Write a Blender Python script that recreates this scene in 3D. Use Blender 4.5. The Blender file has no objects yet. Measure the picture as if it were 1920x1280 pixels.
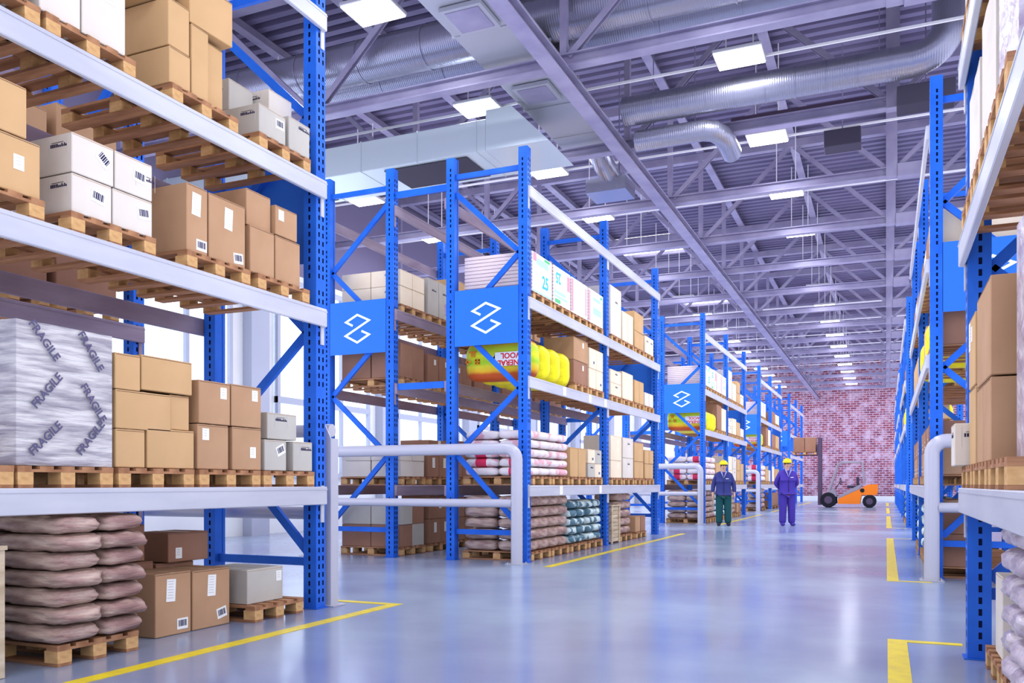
import bpy, math, random
from mathutils import Vector, Matrix, noise
PI = math.pi
C = bpy.context.scene.collection
random.seed(7)

# ---------------------------------------------------------------- materials
def mat(name, col, rough=0.5, metal=0.0, spec=0.5, emit=None, es=0.0):
    m = bpy.data.materials.new(name); m.use_nodes = True
    b = m.node_tree.nodes['Principled BSDF']
    b.inputs['Base Color'].default_value = (*col, 1)
    b.inputs['Roughness'].default_value = rough
    b.inputs['Metallic'].default_value = metal
    b.inputs['Specular IOR Level'].default_value = spec
    if emit:
        b.inputs['Emission Color'].default_value = (*emit, 1)
        b.inputs['Emission Strength'].default_value = es
    return m

def nz(m, c0, c1, scale=(4, 4, 4), detail=4, lo=0.35, hi=0.65, bump=0.0, rough=None, dist=0.02, coord='Object', rot=(0, 0, 0)):
    """noise mix of two colours, optional bump and roughness range"""
    nt = m.node_tree; N = nt.nodes; L = nt.links; b = N['Principled BSDF']
    tc = N.new('ShaderNodeTexCoord'); mp = N.new('ShaderNodeMapping'); mp.inputs['Scale'].default_value = scale
    mp.inputs['Rotation'].default_value = rot
    L.new(tc.outputs[coord], mp.inputs['Vector'])
    t = N.new('ShaderNodeTexNoise'); t.inputs['Scale'].default_value = 1.0; t.inputs['Detail'].default_value = detail
    L.new(mp.outputs[0], t.inputs['Vector'])
    mr = N.new('ShaderNodeMapRange'); mr.inputs['From Min'].default_value = lo; mr.inputs['From Max'].default_value = hi
    L.new(t.outputs['Fac'], mr.inputs['Value'])
    mx = N.new('ShaderNodeMix'); mx.data_type = 'RGBA'
    mx.inputs['A'].default_value = (*c0, 1); mx.inputs['B'].default_value = (*c1, 1)
    L.new(mr.outputs[0], mx.inputs['Factor']); L.new(mx.outputs['Result'], b.inputs['Base Color'])
    if rough:
        r = N.new('ShaderNodeMapRange'); r.inputs['To Min'].default_value = rough[0]; r.inputs['To Max'].default_value = rough[1]
        L.new(mr.outputs[0], r.inputs['Value']); L.new(r.outputs[0], b.inputs['Roughness'])
    if bump:
        bp = N.new('ShaderNodeBump'); bp.inputs['Strength'].default_value = bump; bp.inputs['Distance'].default_value = dist
        L.new(t.outputs['Fac'], bp.inputs['Height']); L.new(bp.outputs[0], b.inputs['Normal'])
    return m

BLUE = nz(mat('blue_steel', (0.02, 0.16, 0.75), 0.38), (0.018, 0.13, 0.62), (0.028, 0.17, 0.72), (3, 3, 3))
BLUE2 = mat('blue_panel', (0.035, 0.19, 0.74), 0.4)
HOLE = mat('slot_dark', (0.004, 0.012, 0.09), 0.8)
BEAM = nz(mat('galvanised_beam', (0.62, 0.63, 0.72), 0.38, 0.25), (0.66, 0.67, 0.75), (0.58, 0.59, 0.69), (6, 1.2, 6))
BEAMR = nz(mat('rear_beam_shaded', (0.30, 0.25, 0.33), 0.45, 0.1), (0.34, 0.28, 0.37), (0.27, 0.21, 0.29), (6, 1.2, 6))  # galvanised beams again, with shade and brown wood reflection put into the colour
TRUSS = nz(mat('truss_paint', (0.4, 0.39, 0.52), 0.42, 0.2), (0.36, 0.34, 0.50), (0.28, 0.26, 0.42), (2, 2, 2))
DECK = nz(mat('deck_paint', (0.3, 0.29, 0.42), 0.45, 0.3), (0.23, 0.21, 0.35), (0.17, 0.15, 0.28), (.5, .5, .5))
DUCT = nz(mat('zinc_duct', (0.5, 0.5, 0.6), 0.32, 0.75), (0.52, 0.53, 0.64), (0.38, 0.38, 0.50), (1.3, 1.3, 1.3), bump=0.15, rough=(0.25, 0.42))
DUCTB = mat('duct_box_zinc', (0.46, 0.47, 0.56), 0.45, 0.35)
DARKV = mat('vent_dark', (0.06, 0.055, 0.09), 0.7)
CABLE = mat('white_conduit', (0.75, 0.75, 0.85), 0.4)
EMIT = mat('lamp_glass', (1, 1, 1), 0.4, emit=(1.0, 1.0, 0.93), es=9.0)
LAMPH = mat('lamp_metal', (0.6, 0.6, 0.68), 0.4, 0.4)
GUARD = mat('guard_tube', (0.56, 0.56, 0.66), 0.3, 0.15)
YEL = nz(mat('yellow_line_paint', (0.8, 0.62, 0.02), 0.35), (0.82, 0.66, 0.02), (0.70, 0.55, 0.05), (9, 9, 9))
WOOD = nz(mat('pallet_pine', (0.55, 0.36, 0.18), 0.7), (0.46, 0.25, 0.14), (0.33, 0.165, 0.09), (3, 14, 14), bump=0.2, dist=0.004)
WOODF = nz(mat('block_pine', (0.66, 0.47, 0.24), 0.7), (0.68, 0.44, 0.22), (0.54, 0.32, 0.15), (12, 12, 22))
CRATEW = nz(mat('crate_wood', (0.6, 0.5, 0.38), 0.7), (0.66, 0.56, 0.44), (0.48, 0.38, 0.27), (12, 2, 14))
CARD = {
 'tan': nz(mat('card_tan', (0.52, 0.34, 0.2), 0.75), (0.52, 0.33, 0.21), (0.46, 0.285, 0.175), (2, 2, 2)),
 'gold': nz(mat('card_gold', (0.6, 0.42, 0.24), 0.75), (0.62, 0.41, 0.23), (0.56, 0.37, 0.20), (2, 2, 2)),
 'brown': nz(mat('card_brown', (0.36, 0.2, 0.14), 0.75), (0.38, 0.215, 0.155), (0.33, 0.18, 0.125), (2, 2, 2)),
 'white': nz(mat('card_white', (0.68, 0.63, 0.6), 0.7), (0.72, 0.67, 0.64), (0.66, 0.61, 0.58), (2, 2, 2)),
 'grey': nz(mat('card_grey', (0.5, 0.48, 0.46), 0.7), (0.54, 0.52, 0.49), (0.48, 0.455, 0.44), (2, 2, 2)),
 'cream': nz(mat('card_cream', (0.8, 0.68, 0.54), 0.7), (0.84, 0.73, 0.60), (0.78, 0.66, 0.52), (2, 2, 2)),
}
SEAM = mat('carton_seam', (0.14, 0.08, 0.06), 0.8)
TAPE = mat('carton_tape', (0.60, 0.45, 0.30), 0.35)
PAPER = mat('label_paper', (0.85, 0.85, 0.86), 0.6)
PAPERL = mat('label_faint_print', (0.58, 0.58, 0.62), 0.6)
INK = mat('ink_navy', (0.035, 0.03, 0.09), 0.6)
INKF = mat('ink_faded', (0.13, 0.12, 0.22), 0.6)
RED = mat('red_print', (0.75, 0.02, 0.03), 0.5)
ORANGEP = mat('orange_print', (0.8, 0.22, 0.02), 0.5)
CYAN = mat('cyan_print', (0.05, 0.5, 0.8), 0.5)
CYANL = mat('pale_cyan_print', (0.45, 0.75, 0.85), 0.5)
PINKP = mat('pink_print', (0.85, 0.35, 0.45), 0.5)
GREENP = mat('green_print', (0.12, 0.55, 0.25), 0.5)
WHITEP = mat('white_print', (0.86, 0.90, 0.93), 0.4)
EMBL = mat('emblem_white', (0.80, 0.95, 1.0), 0.4, emit=(0.8, 0.95, 1), es=0.15)
FILMW = nz(mat('stretch_wrap', (0.6, 0.58, 0.62), 0.3), (0.66, 0.64, 0.67), (0.36, 0.34, 0.40), (3, 3, 26), detail=6, lo=0.38, hi=0.62, bump=0.9, dist=0.03, rot=(0.10, 0, 0))
FILMB = nz(mat('wrapped_beige_sack', (0.55, 0.42, 0.38), 0.35), (0.66, 0.52, 0.46), (0.34, 0.21, 0.20), (4, 4, 17), detail=7, lo=0.36, hi=0.64, bump=1.0, dist=0.035, rot=(0.75, 0.4, 0))
FILMP = nz(mat('film_purple_clear', (0.6, 0.55, 0.65), 0.25), (0.70, 0.64, 0.72), (0.42, 0.34, 0.45), (6, 6, 10), detail=6, lo=0.36, hi=0.64, bump=1.0, dist=0.03, rot=(0.6, 0, 0))
FOAM = mat('foam_sheet_edges', (0.80, 0.68, 0.70), 0.6)
FOAM2 = mat('foam_sheet_gap', (0.55, 0.42, 0.52), 0.6)
YBAG = nz(mat('yellow_bag_film', (0.85, 0.78, 0.02), 0.35), (0.88, 0.82, 0.03), (0.72, 0.66, 0.02), (7, 7, 9), bump=0.5, dist=0.03)
NAVY = mat('navy_cloth', (0.05, 0.06, 0.22), 0.85)
VIOLET = mat('violet_cloth', (0.08, 0.05, 0.36), 0.8)
GREENC = mat('dark_green_cloth', (0.015, 0.09, 0.10), 0.85)
HELM = mat('yellow_helmet', (0.75, 0.62, 0.03), 0.35)
SKIN = mat('skin', (0.62, 0.38, 0.30), 0.6)
HAIRM = mat('hair_brown', (0.06, 0.035, 0.02), 0.8)
SHOE = mat('shoe_dark', (0.03, 0.03, 0.06), 0.6)
TRUCK = mat('truck_orange', (0.85, 0.24, 0.02), 0.4)
TRUCKG = mat('truck_grey', (0.36, 0.32, 0.40), 0.45, 0.2)
TYRE = mat('tyre_rubber', (0.02, 0.02, 0.03), 0.8)
SEATM = mat('seat_vinyl', (0.06, 0.05, 0.09), 0.6)
MASTM = mat('mast_steel', (0.14, 0.10, 0.17), 0.5, 0.3)
WALLW = nz(mat('white_wall_paint', (0.75, 0.77, 0.82), 0.6), (0.78, 0.80, 0.86), (0.68, 0.71, 0.80), (.6, .6, .6))
PILAS = mat('pilaster_paint', (0.42, 0.45, 0.58), 0.6)
GLASS = mat('window_daylight', (0.8, 0.9, 1), 0.3, emit=(0.80, 0.90, 1.0), es=0.9)
SKYL = mat('skylight_daylight', (0.9, 0.95, 1), 0.3, emit=(1.0, 0.98, 0.90), es=2.2)

def sack_mat(name, base, band, band2):
    m = mat(name, base, 0.5); nt = m.node_tree; N = nt.nodes; L = nt.links; b = N['Principled BSDF']
    tc = N.new('ShaderNodeTexCoord'); sx = N.new('ShaderNodeSeparateXYZ'); L.new(tc.outputs['Object'], sx.inputs[0])
    n = N.new('ShaderNodeTexNoise'); n.inputs['Scale'].default_value = 5.0; n.inputs['Detail'].default_value = 2
    oi = N.new('ShaderNodeObjectInfo'); va = N.new('ShaderNodeVectorMath'); va.operation = 'ADD'
    L.new(tc.outputs['Object'], va.inputs[0]); L.new(oi.outputs['Location'], va.inputs[1]); L.new(va.outputs[0], n.inputs['Vector'])
    mr = N.new('ShaderNodeMapRange'); mr.inputs['From Min'].default_value = 0.53 if 'red' in name else 0.47; mr.inputs['From Max'].default_value = 0.60 if 'red' in name else 0.52
    L.new(n.outputs['Fac'], mr.inputs['Value'])
    a = N.new('ShaderNodeMath'); a.operation = 'ABSOLUTE'; L.new(sx.outputs['X'], a.inputs[0])
    lt = N.new('ShaderNodeMath'); lt.operation = 'LESS_THAN'; lt.inputs[1].default_value = 0.09; L.new(a.outputs[0], lt.inputs[0])
    gt = N.new('ShaderNodeMath'); gt.operation = 'GREATER_THAN'; gt.inputs[1].default_value = 0.5; L.new(oi.outputs['Random'], gt.inputs[0])
    mu = N.new('ShaderNodeMath'); mu.operation = 'MULTIPLY'; L.new(lt.outputs[0], mu.inputs[0]); L.new(gt.outputs[0], mu.inputs[1]); lt = mu
    m1 = N.new('ShaderNodeMix'); m1.data_type = 'RGBA'; m1.inputs['A'].default_value = (*base, 1); m1.inputs['B'].default_value = (*band2, 1)
    L.new(mr.outputs[0], m1.inputs['Factor'])
    m2 = N.new('ShaderNodeMix'); m2.data_type = 'RGBA'; m2.inputs['B'].default_value = (*band, 1)
    L.new(m1.outputs['Result'], m2.inputs['A']); L.new(lt.outputs[0], m2.inputs['Factor']); L.new(m2.outputs['Result'], b.inputs['Base Color'])
    return m
SPINK = sack_mat('white_red_sack', (0.82, 0.76, 0.80), (0.70, 0.05, 0.14), (0.80, 0.46, 0.54))
STEAL = sack_mat('white_teal_sack', (0.60, 0.72, 0.76), (0.04, 0.12, 0.18), (0.10, 0.20, 0.27))

def floor_mat():
    m = mat('floor_epoxy', (0.4, 0.45, 0.6), 0.2, spec=0.6)
    nz(m, (0.23, 0.26, 0.42), (0.33, 0.40, 0.53), (0.35, 0.35, 0.35), 6, 0.35, 0.65, bump=0.0, rough=(0.16, 0.26))
    nt = m.node_tree; N = nt.nodes; L = nt.links; b = N['Principled BSDF']
    t = N.new('ShaderNodeTexNoise'); t.inputs['Scale'].default_value = 1.6; t.inputs['Detail'].default_value = 7
    tc = N.new('ShaderNodeTexCoord'); L.new(tc.outputs['Object'], t.inputs['Vector'])
    bp = N.new('ShaderNodeBump'); bp.inputs['Strength'].default_value = 0.12; bp.inputs['Distance'].default_value = 0.02
    L.new(t.outputs['Fac'], bp.inputs['Height']); L.new(bp.outputs[0], b.inputs['Normal'])
    return m
FLOOR = floor_mat()

def brick_mat():
    m = mat('whitewashed_brick', (0.5, 0.2, 0.2), 0.85); nt = m.node_tree; N = nt.nodes; L = nt.links; b = N['Principled BSDF']
    tc = N.new('ShaderNodeTexCoord'); mp = N.new('ShaderNodeMapping'); mp.inputs['Rotation'].default_value = (PI/2, 0, 0)
    L.new(tc.outputs['Object'], mp.inputs['Vector'])
    br = N.new('ShaderNodeTexBrick'); br.inputs['Scale'].default_value = 1.0
    br.inputs['Brick Width'].default_value = 0.40; br.inputs['Row Height'].default_value = 0.15; br.inputs['Mortar Size'].default_value = 0.026
    br.inputs['Color1'].default_value = (0.30, 0.075, 0.10, 1); br.inputs['Color2'].default_value = (0.17, 0.045, 0.09, 1); br.inputs['Mortar'].default_value = (0.42, 0.33, 0.46, 1)
    L.new(mp.outputs[0], br.inputs['Vector'])
    n = N.new('ShaderNodeTexNoise'); n.inputs['Scale'].default_value = 1.5; n.inputs['Detail'].default_value = 9; n.inputs['Roughness'].default_value = 0.7
    L.new(tc.outputs['Object'], n.inputs['Vector'])
    mr = N.new('ShaderNodeMapRange'); mr.inputs['From Min'].default_value = 0.46; mr.inputs['From Max'].default_value = 0.62; mr.inputs['To Max'].default_value = 0.85
    L.new(n.outputs['Fac'], mr.inputs['Value'])
    mx = N.new('ShaderNodeMix'); mx.data_type = 'RGBA'; mx.inputs['B'].default_value = (0.50, 0.40, 0.54, 1)
    L.new(br.outputs['Color'], mx.inputs['A']); L.new(mr.outputs[0], mx.inputs['Factor']); L.new(mx.outputs['Result'], b.inputs['Base Color'])
    return m
BRICK = brick_mat()

def yellow_pack_mat():
    m = mat('wool_bag_print', (0.7, 0.75, 0.05), 0.3); nt = m.node_tree; N = nt.nodes; L = nt.links; b = N['Principled BSDF']
    tc = N.new('ShaderNodeTexCoord'); sx = N.new('ShaderNodeSeparateXYZ'); L.new(tc.outputs['Object'], sx.inputs[0])
    n = N.new('ShaderNodeTexNoise'); n.inputs['Scale'].default_value = 6.0; L.new(tc.outputs['Object'], n.inputs['Vector'])
    ad = N.new('ShaderNodeMath'); ad.operation = 'MULTIPLY_ADD'; ad.inputs[1].default_value = 0.055
    L.new(n.outputs['Fac'], ad.inputs[0]); L.new(sx.outputs['Z'], ad.inputs[2])
    cr = N.new('ShaderNodeValToRGB'); e = cr.color_ramp.elements
    e[0].position = 0.12; e[0].color = (0.50, 0.10, 0.02, 1); e[1].position = 0.60; e[1].color = (0.45, 0.12, 0.02, 1)
    for p, c in ((0.17, (0.72, 0.45, 0.03, 1)), (0.24, (0.66, 0.60, 0.04, 1)), (0.30, (0.36, 0.60, 0.03, 1)), (0.40, (0.72, 0.74, 0.03, 1)), (0.50, (0.50, 0.66, 0.05, 1)), (0.56, (0.75, 0.55, 0.03, 1))):
        x = e.new(p); x.color = c
    L.new(ad.outputs[0], cr.inputs[0]); L.new(cr.outputs[0], b.inputs['Base Color'])
    bp = N.new('ShaderNodeBump'); bp.inputs['Strength'].default_value = 0.6; bp.inputs['Distance'].default_value = 0.03
    L.new(n.outputs['Fac'], bp.inputs['Height']); L.new(bp.outputs[0], b.inputs['Normal'])
    return m
YPACK = yellow_pack_mat()

def spiral_mat():
    m = mat('spiral_duct_zinc', (0.5, 0.5, 0.6), 0.28, 0.8); nt = m.node_tree; N = nt.nodes; L = nt.links; b = N['Principled BSDF']
    b.inputs['Base Color'].default_value = (0.50, 0.50, 0.62, 1)
    tc = N.new('ShaderNodeTexCoord'); w = N.new('ShaderNodeTexWave'); w.bands_direction = 'X'; w.inputs['Scale'].default_value = 9; w.inputs['Distortion'].default_value = 0.4
    L.new(tc.outputs['Object'], w.inputs['Vector'])
    bp = N.new('ShaderNodeBump'); bp.inputs['Strength'].default_value = 0.18; bp.inputs['Distance'].default_value = 0.01
    L.new(w.outputs['Fac'], bp.inputs['Height']); L.new(bp.outputs[0], b.inputs['Normal'])
    return m
SPIRAL = spiral_mat()

# ---------------------------------------------------------------- mesh builder
class MB:
    def __init__(s): s.v = []; s.f = []; s.m = []; s.s = []
    def add(s, vs, fs, m=0, sm=False):
        o = len(s.v); s.v += [tuple(v) for v in vs]
        for f in fs: s.f.append([i + o for i in f]); s.m.append(m); s.s.append(sm)
        return s
    def box(s, x0, x1, y0, y1, z0, z1, m=0, ch=0.0):
        if ch <= 0:
            vs = [(x, y, z) for z in (z0, z1) for y in (y0, y1) for x in (x0, x1)]
            return s.add(vs, [(0, 2, 3, 1), (4, 5, 7, 6), (0, 1, 5, 4), (2, 6, 7, 3), (0, 4, 6, 2), (1, 3, 7, 5)], m)
        # chamfered box: three shrunken face loops
        vs = []; idx = {}
        X = (x0, x1); Y = (y0, y1); Z = (z0, z1); sg = (1, -1)
        for i in (0, 1):
            for j in (0, 1):
                for k in (0, 1):
                    x, y, z = X[i], Y[j], Z[k]; a, b_, c = sg[i]*ch, sg[j]*ch, sg[k]*ch
                    idx[(i, j, k, 0)] = len(vs); vs.append((x, y+b_, z+c))
                    idx[(i, j, k, 1)] = len(vs); vs.append((x+a, y, z+c))
                    idx[(i, j, k, 2)] = len(vs); vs.append((x+a, y+b_, z))
        fs = []
        def q(*ks, flip=False):
            f = [idx[k] for k in ks]; fs.append(f[::-1] if flip else f)
        for i in (0, 1):
            q((i,0,0,0),(i,1,0,0),(i,1,1,0),(i,0,1,0), flip=(i == 0))
            q((0,i,0,1),(0,i,1,1),(1,i,1,1),(1,i,0,1), flip=(i == 0))
            q((0,0,i,2),(1,0,i,2),(1,1,i,2),(0,1,i,2), flip=(i == 0))
        for a in (0, 1):
            for b_ in (0, 1):
                q((a,b_,0,0),(a,b_,1,0),(a,b_,1,1),(a,b_,0,1), flip=(a == b_))
                q((a,0,b_,0),(a,1,b_,0),(a,1,b_,2),(a,0,b_,2), flip=(a != b_))
                q((0,a,b_,1),(1,a,b_,1),(1,a,b_,2),(0,a,b_,2), flip=(a == b_))
        for i in (0, 1):
            for j in (0, 1):
                for k in (0, 1):
                    q((i,j,k,0),(i,j,k,1),(i,j,k,2), flip=((i+j+k) % 2 == 0))
        return s.add(vs, fs, m)
    def bar(s, p, q, w, h, m=0, up=(0, 0, 1)):
        p = Vector(p); q = Vector(q); d = (q-p).normalized(); u = Vector(up)
        if abs(d.dot(u)) > 0.98: u = Vector((0, 1, 0))
        r = d.cross(u).normalized(); u = r.cross(d).normalized()
        vs = [a + r*(i*w/2) + u*(j*h/2) for a in (p, q) for i, j in ((-1, -1), (1, -1), (1, 1), (-1, 1))]
        return s.add(vs, [(3, 2, 1, 0), (4, 5, 6, 7), (0, 1, 5, 4), (1, 2, 6, 5), (2, 3, 7, 6), (3, 0, 4, 7)], m)
    def tube(s, pts, r, n=10, m=0, cap=True, sm=True):
        pts = [Vector(p) for p in pts]; rings = []
        rr = r if isinstance(r, (list, tuple)) else [r]*len(pts)
        ref = None
        for i, p in enumerate(pts):
            d = ((pts[min(i+1, len(pts)-1)] - p).normalized() + (p - pts[max(i-1, 0)]).normalized())
            d = d.normalized() if d.length > 1e-6 else Vector((0, 0, 1))
            if ref is None: ref = Vector((0, 0, 1)) if abs(d.z) < 0.9 else Vector((0, 1, 0))
            a = d.cross(ref)
            if a.length < 1e-3: a = d.cross(Vector((1, 0, 0)))
            a.normalize(); b = a.cross(d).normalized(); ref = b
            rings.append([p + (a*math.cos(t) + b*math.sin(t))*rr[i] for t in (2*PI*k/n for k in range(n))])
        vs = [v for r_ in rings for v in r_]; fs = []
        for i in range(len(pts)-1):
            for k in range(n):
                a, b = i*n+k, i*n+(k+1) % n
                fs.append((a, a+n, b+n, b))
        s.add(vs, fs, m, sm)
        if cap:
            s.add(rings[0], [tuple(range(n))], m); s.add(rings[-1], [tuple(range(n))[::-1]], m)
        return s
    def prism(s, pts, y0, y1, m=0, axis='y'):
        """polygon pts (a, z) extruded; axis y: (x,z) polygon along y; axis x: (y,z) polygon along x"""
        n = len(pts)
        if axis == 'y': vs = [(a, y, z) for y in (y0, y1) for a, z in pts]
        else: vs = [(y, a, z) for y in (y0, y1) for a, z in pts]
        fs = [tuple(range(n)), tuple(range(n, 2*n))[::-1]] + [(i, i+n, (i+1) % n + n, (i+1) % n) for i in range(n)]
        return s.add(vs, fs, m)
    def mesh(s, name, mats):
        me = bpy.data.meshes.new(name); me.from_pydata(s.v, [], s.f)
        for mt in mats: me.materials.append(mt)
        me.polygons.foreach_set('material_index', s.m); me.polygons.foreach_set('use_smooth', s.s); me.update()
        return me

CACHE = {}
def cached(key, fn):
    if key not in CACHE: CACHE[key] = fn()
    return CACHE[key]
def link(name, me, parent=None, loc=(0, 0, 0), rot=(0, 0, 0)):
    o = bpy.data.objects.new(name, me); C.objects.link(o); o.location = loc; o.rotation_euler = rot
    if parent: o.parent = parent
    return o
LABELS = {}
def tag(o, label, cat, group=None):
    LABELS.setdefault(label, []).append(o)
    o['label'] = label; o['category'] = cat
    if group: o['group'] = group
    return o
def struct(name, me, loc=(0, 0, 0)):
    o = link(name, me, None, loc); o['kind'] = 'structure'; return o
def copytree(o, loc=None, rz=None):
    c = o.copy(); C.objects.link(c)
    if loc is not None: c.location = loc
    if rz is not None: c.rotation_euler = (0, 0, rz)
    for ch in o.children:
        d = ch.copy(); C.objects.link(d); d.parent = c
        for g in ch.children:
            e = g.copy(); C.objects.link(e); e.parent = d
    return c

def text_mesh(txt, size, m, ext=0.0015):
    def mk():
        cu = bpy.data.curves.new('t', 'FONT'); cu.body = txt; cu.size = size; cu.align_x = 'CENTER'; cu.align_y = 'CENTER'; cu.extrude = ext; cu.resolution_u = 3; cu.offset = size*0.02
        o = bpy.data.objects.new('t', cu); C.objects.link(o)
        bpy.context.view_layer.update()
        me = bpy.data.meshes.new_from_object(o.evaluated_get(bpy.context.evaluated_depsgraph_get()))
        bpy.data.objects.remove(o); me.materials.clear(); me.materials.append(m); return me
    return cached(('txt', txt, size, m.name), mk)

# ---------------------------------------------------------------- constants of the hall
XL, XR = -4.79, 0.49            # aisle faces of the left and right front racks
XLR = -7.05                     # front face of the left rear row
DEPTH = 1.33; UP = 0.14; HT = 6.08
ROOF = 9.5; CH = 7.05
BLK = {1: [2.64, 6.50], 2: [11.55, 15.42, 19.30], 3: [24.9, 28.8, 32.7], 4: [36.9, 40.65, 44.4], 5: [49.0, 52.8, 56.6]}
LEV = {1: (1.125, 2.765, 3.95, 5.50)}
for k in (2, 3, 4, 5): LEV[k] = (1.13, 2.72, 3.88, 5.50)
BN = {1: 'near', 2: 'second', 3: 'third', 4: 'fourth', 5: 'fifth'}

# ---------------------------------------------------------------- shell
def shell():
    b = MB(); b.box(-13.4, 9, -9, 62.3, -0.2, 0.0); struct('floor', b.mesh('floor', [FLOOR]))
    b = MB(); b.box(-13.4, 9.3, 62, 62.3, 0, 10.2); struct('wall_back', b.mesh('wall_back', [BRICK]))
    b = MB(); b.box(9.0, 9.3, -9, 62, 0, 10.2); struct('wall_right', b.mesh('wall_right', [WALLW]))
    b = MB(); b.box(-13.4, 9.3, -9.3, -9, 0, 10.2); struct('wall_front', b.mesh('wall_front', [WALLW]))
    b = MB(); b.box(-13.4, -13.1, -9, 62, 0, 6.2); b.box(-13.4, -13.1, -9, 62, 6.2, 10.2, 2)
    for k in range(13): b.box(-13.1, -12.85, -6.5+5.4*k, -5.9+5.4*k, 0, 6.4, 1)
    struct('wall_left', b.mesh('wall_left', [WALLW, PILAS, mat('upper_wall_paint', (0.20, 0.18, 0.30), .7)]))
    b = MB(); b.box(-13.1, 9, 61.9, 62.0, 0, 0.35); struct('baseboard_back', b.mesh('baseboard_back', [WALLW]))
    # windows on the left wall
    n = 1
    for k in range(2, 9):
        y0 = -5.9+5.4*k+0.45; y1 = y0+3.9
        w = struct('window_%d' % n, None) if False else None
        fr = MB()
        for z0, z1 in ((1.3, 1.42), (3.05, 3.2), (5.9, 6.02)): fr.box(-13.09, -12.97, y0, y1, z0, z1)
        for q in range(4): fr.box(-13.088, -12.978, y0+q*(y1-y0-0.1)/3, y0+q*(y1-y0-0.1)/3+0.1, 1.305, 6.015)
        o = struct('window_%d' % n, fr.mesh('window', [PILAS]))
        p = MB().box(-13.09, -13.05, y0, y1, 1.35, 5.95).mesh('pane', [GLASS]); link('glass_pane', p, o)
        n += 1
    # corrugated roof deck, ribs across the aisle; holes for the skylights
    sky = [(28.5, 30.6), (38.0, 40.1), (47.5, 49.6)]
    b = MB(); p = 0.30; y = -9.0; prof = []
    while y < 62:
        prof += [(y, 0.0), (y+0.14, 0.0), (y+0.17, 0.09), (y+0.27, 0.09)]; y += p
    def strip(x0, x1, pr):
        vs = []; fs = []
        for i, (yy, zz) in enumerate(pr): vs += [(x0, yy, ROOF+zz), (x1, yy, ROOF+zz)]
        for i in range(len(pr)-1): fs.append((2*i, 2*i+1, 2*i+3, 2*i+2)[::-1])
        b.add(vs, fs, 0)
    strip(-13.4, -8.6, prof); strip(-6.5, 9.0, prof)
    seg = [q for q in prof]
    cut = [q for q in seg if not any(a < q[0] < c for a, c in sky)]
    part = []; last = None
    for q in cut:
        if last is not None and q[0]-last > 1.0: strip(-8.6, -6.5, part); part = []
        part.append(q); last = q[0]
    strip(-8.6, -6.5, part)
    b.box(-13.4, 9, -9, 62, ROOF+0.35, ROOF+0.5)
    struct('ceiling', b.mesh('ceiling', [DECK]))
    for i, (a, c) in enumerate(sky):
        g = MB().box(-8.6, -6.5, a, c, ROOF+0.02, ROOF+0.06)
        o = struct('window_%d' % (n+i), g.mesh('skylight', [SKYL]))
        f = MB()
        for yy in (a, (a+c)/2, c): f.box(-8.6, -6.5, yy-0.05, yy+0.05, ROOF-0.08, ROOF+0.02)
        for xx in (-8.6, -6.5): f.box(xx-0.05, xx+0.05, a, c, ROOF-0.08, ROOF+0.02)
        link('skylight_frame', f.mesh('skylight_frame', [TRUSS]), o)
shell()

def floor_lines():
    n = [0]
    def line(bs, label):
        b = MB()
        for (x0, x1, y0, y1) in bs: b.box(x0, x1, y0, y1, 0.0005, 0.003)
        n[0] += 1
        o = struct('trim_%d' % n[0], b.mesh('floor_line', [YEL])); o['label'] = label
    line([(-4.36, -4.24, -6, 7.12), (-8.3, -4.36, 7.02, 7.12)], 'yellow floor line along the near left rack')
    for k, a, c in ((2, 11.1, 19.8), (3, 24.4, 33.3), (4, 36.4, 45.0), (5, 48.5, 57.2)):
        line([(-4.36, -4.24, a, c)], 'yellow floor line along the %s left rack' % BN[k])
        line([(0.01, 0.14, a, c), (0.14, 0.5, a, a+0.08), (0.14, 0.5, c-0.08, c)], 'yellow floor line along the %s right rack' % BN[k])
    line([(0.01, 0.14, -6, 6.95), (0.14, 0.5, 6.86, 6.95)], 'yellow floor line along the near right rack')
floor_lines()

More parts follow.
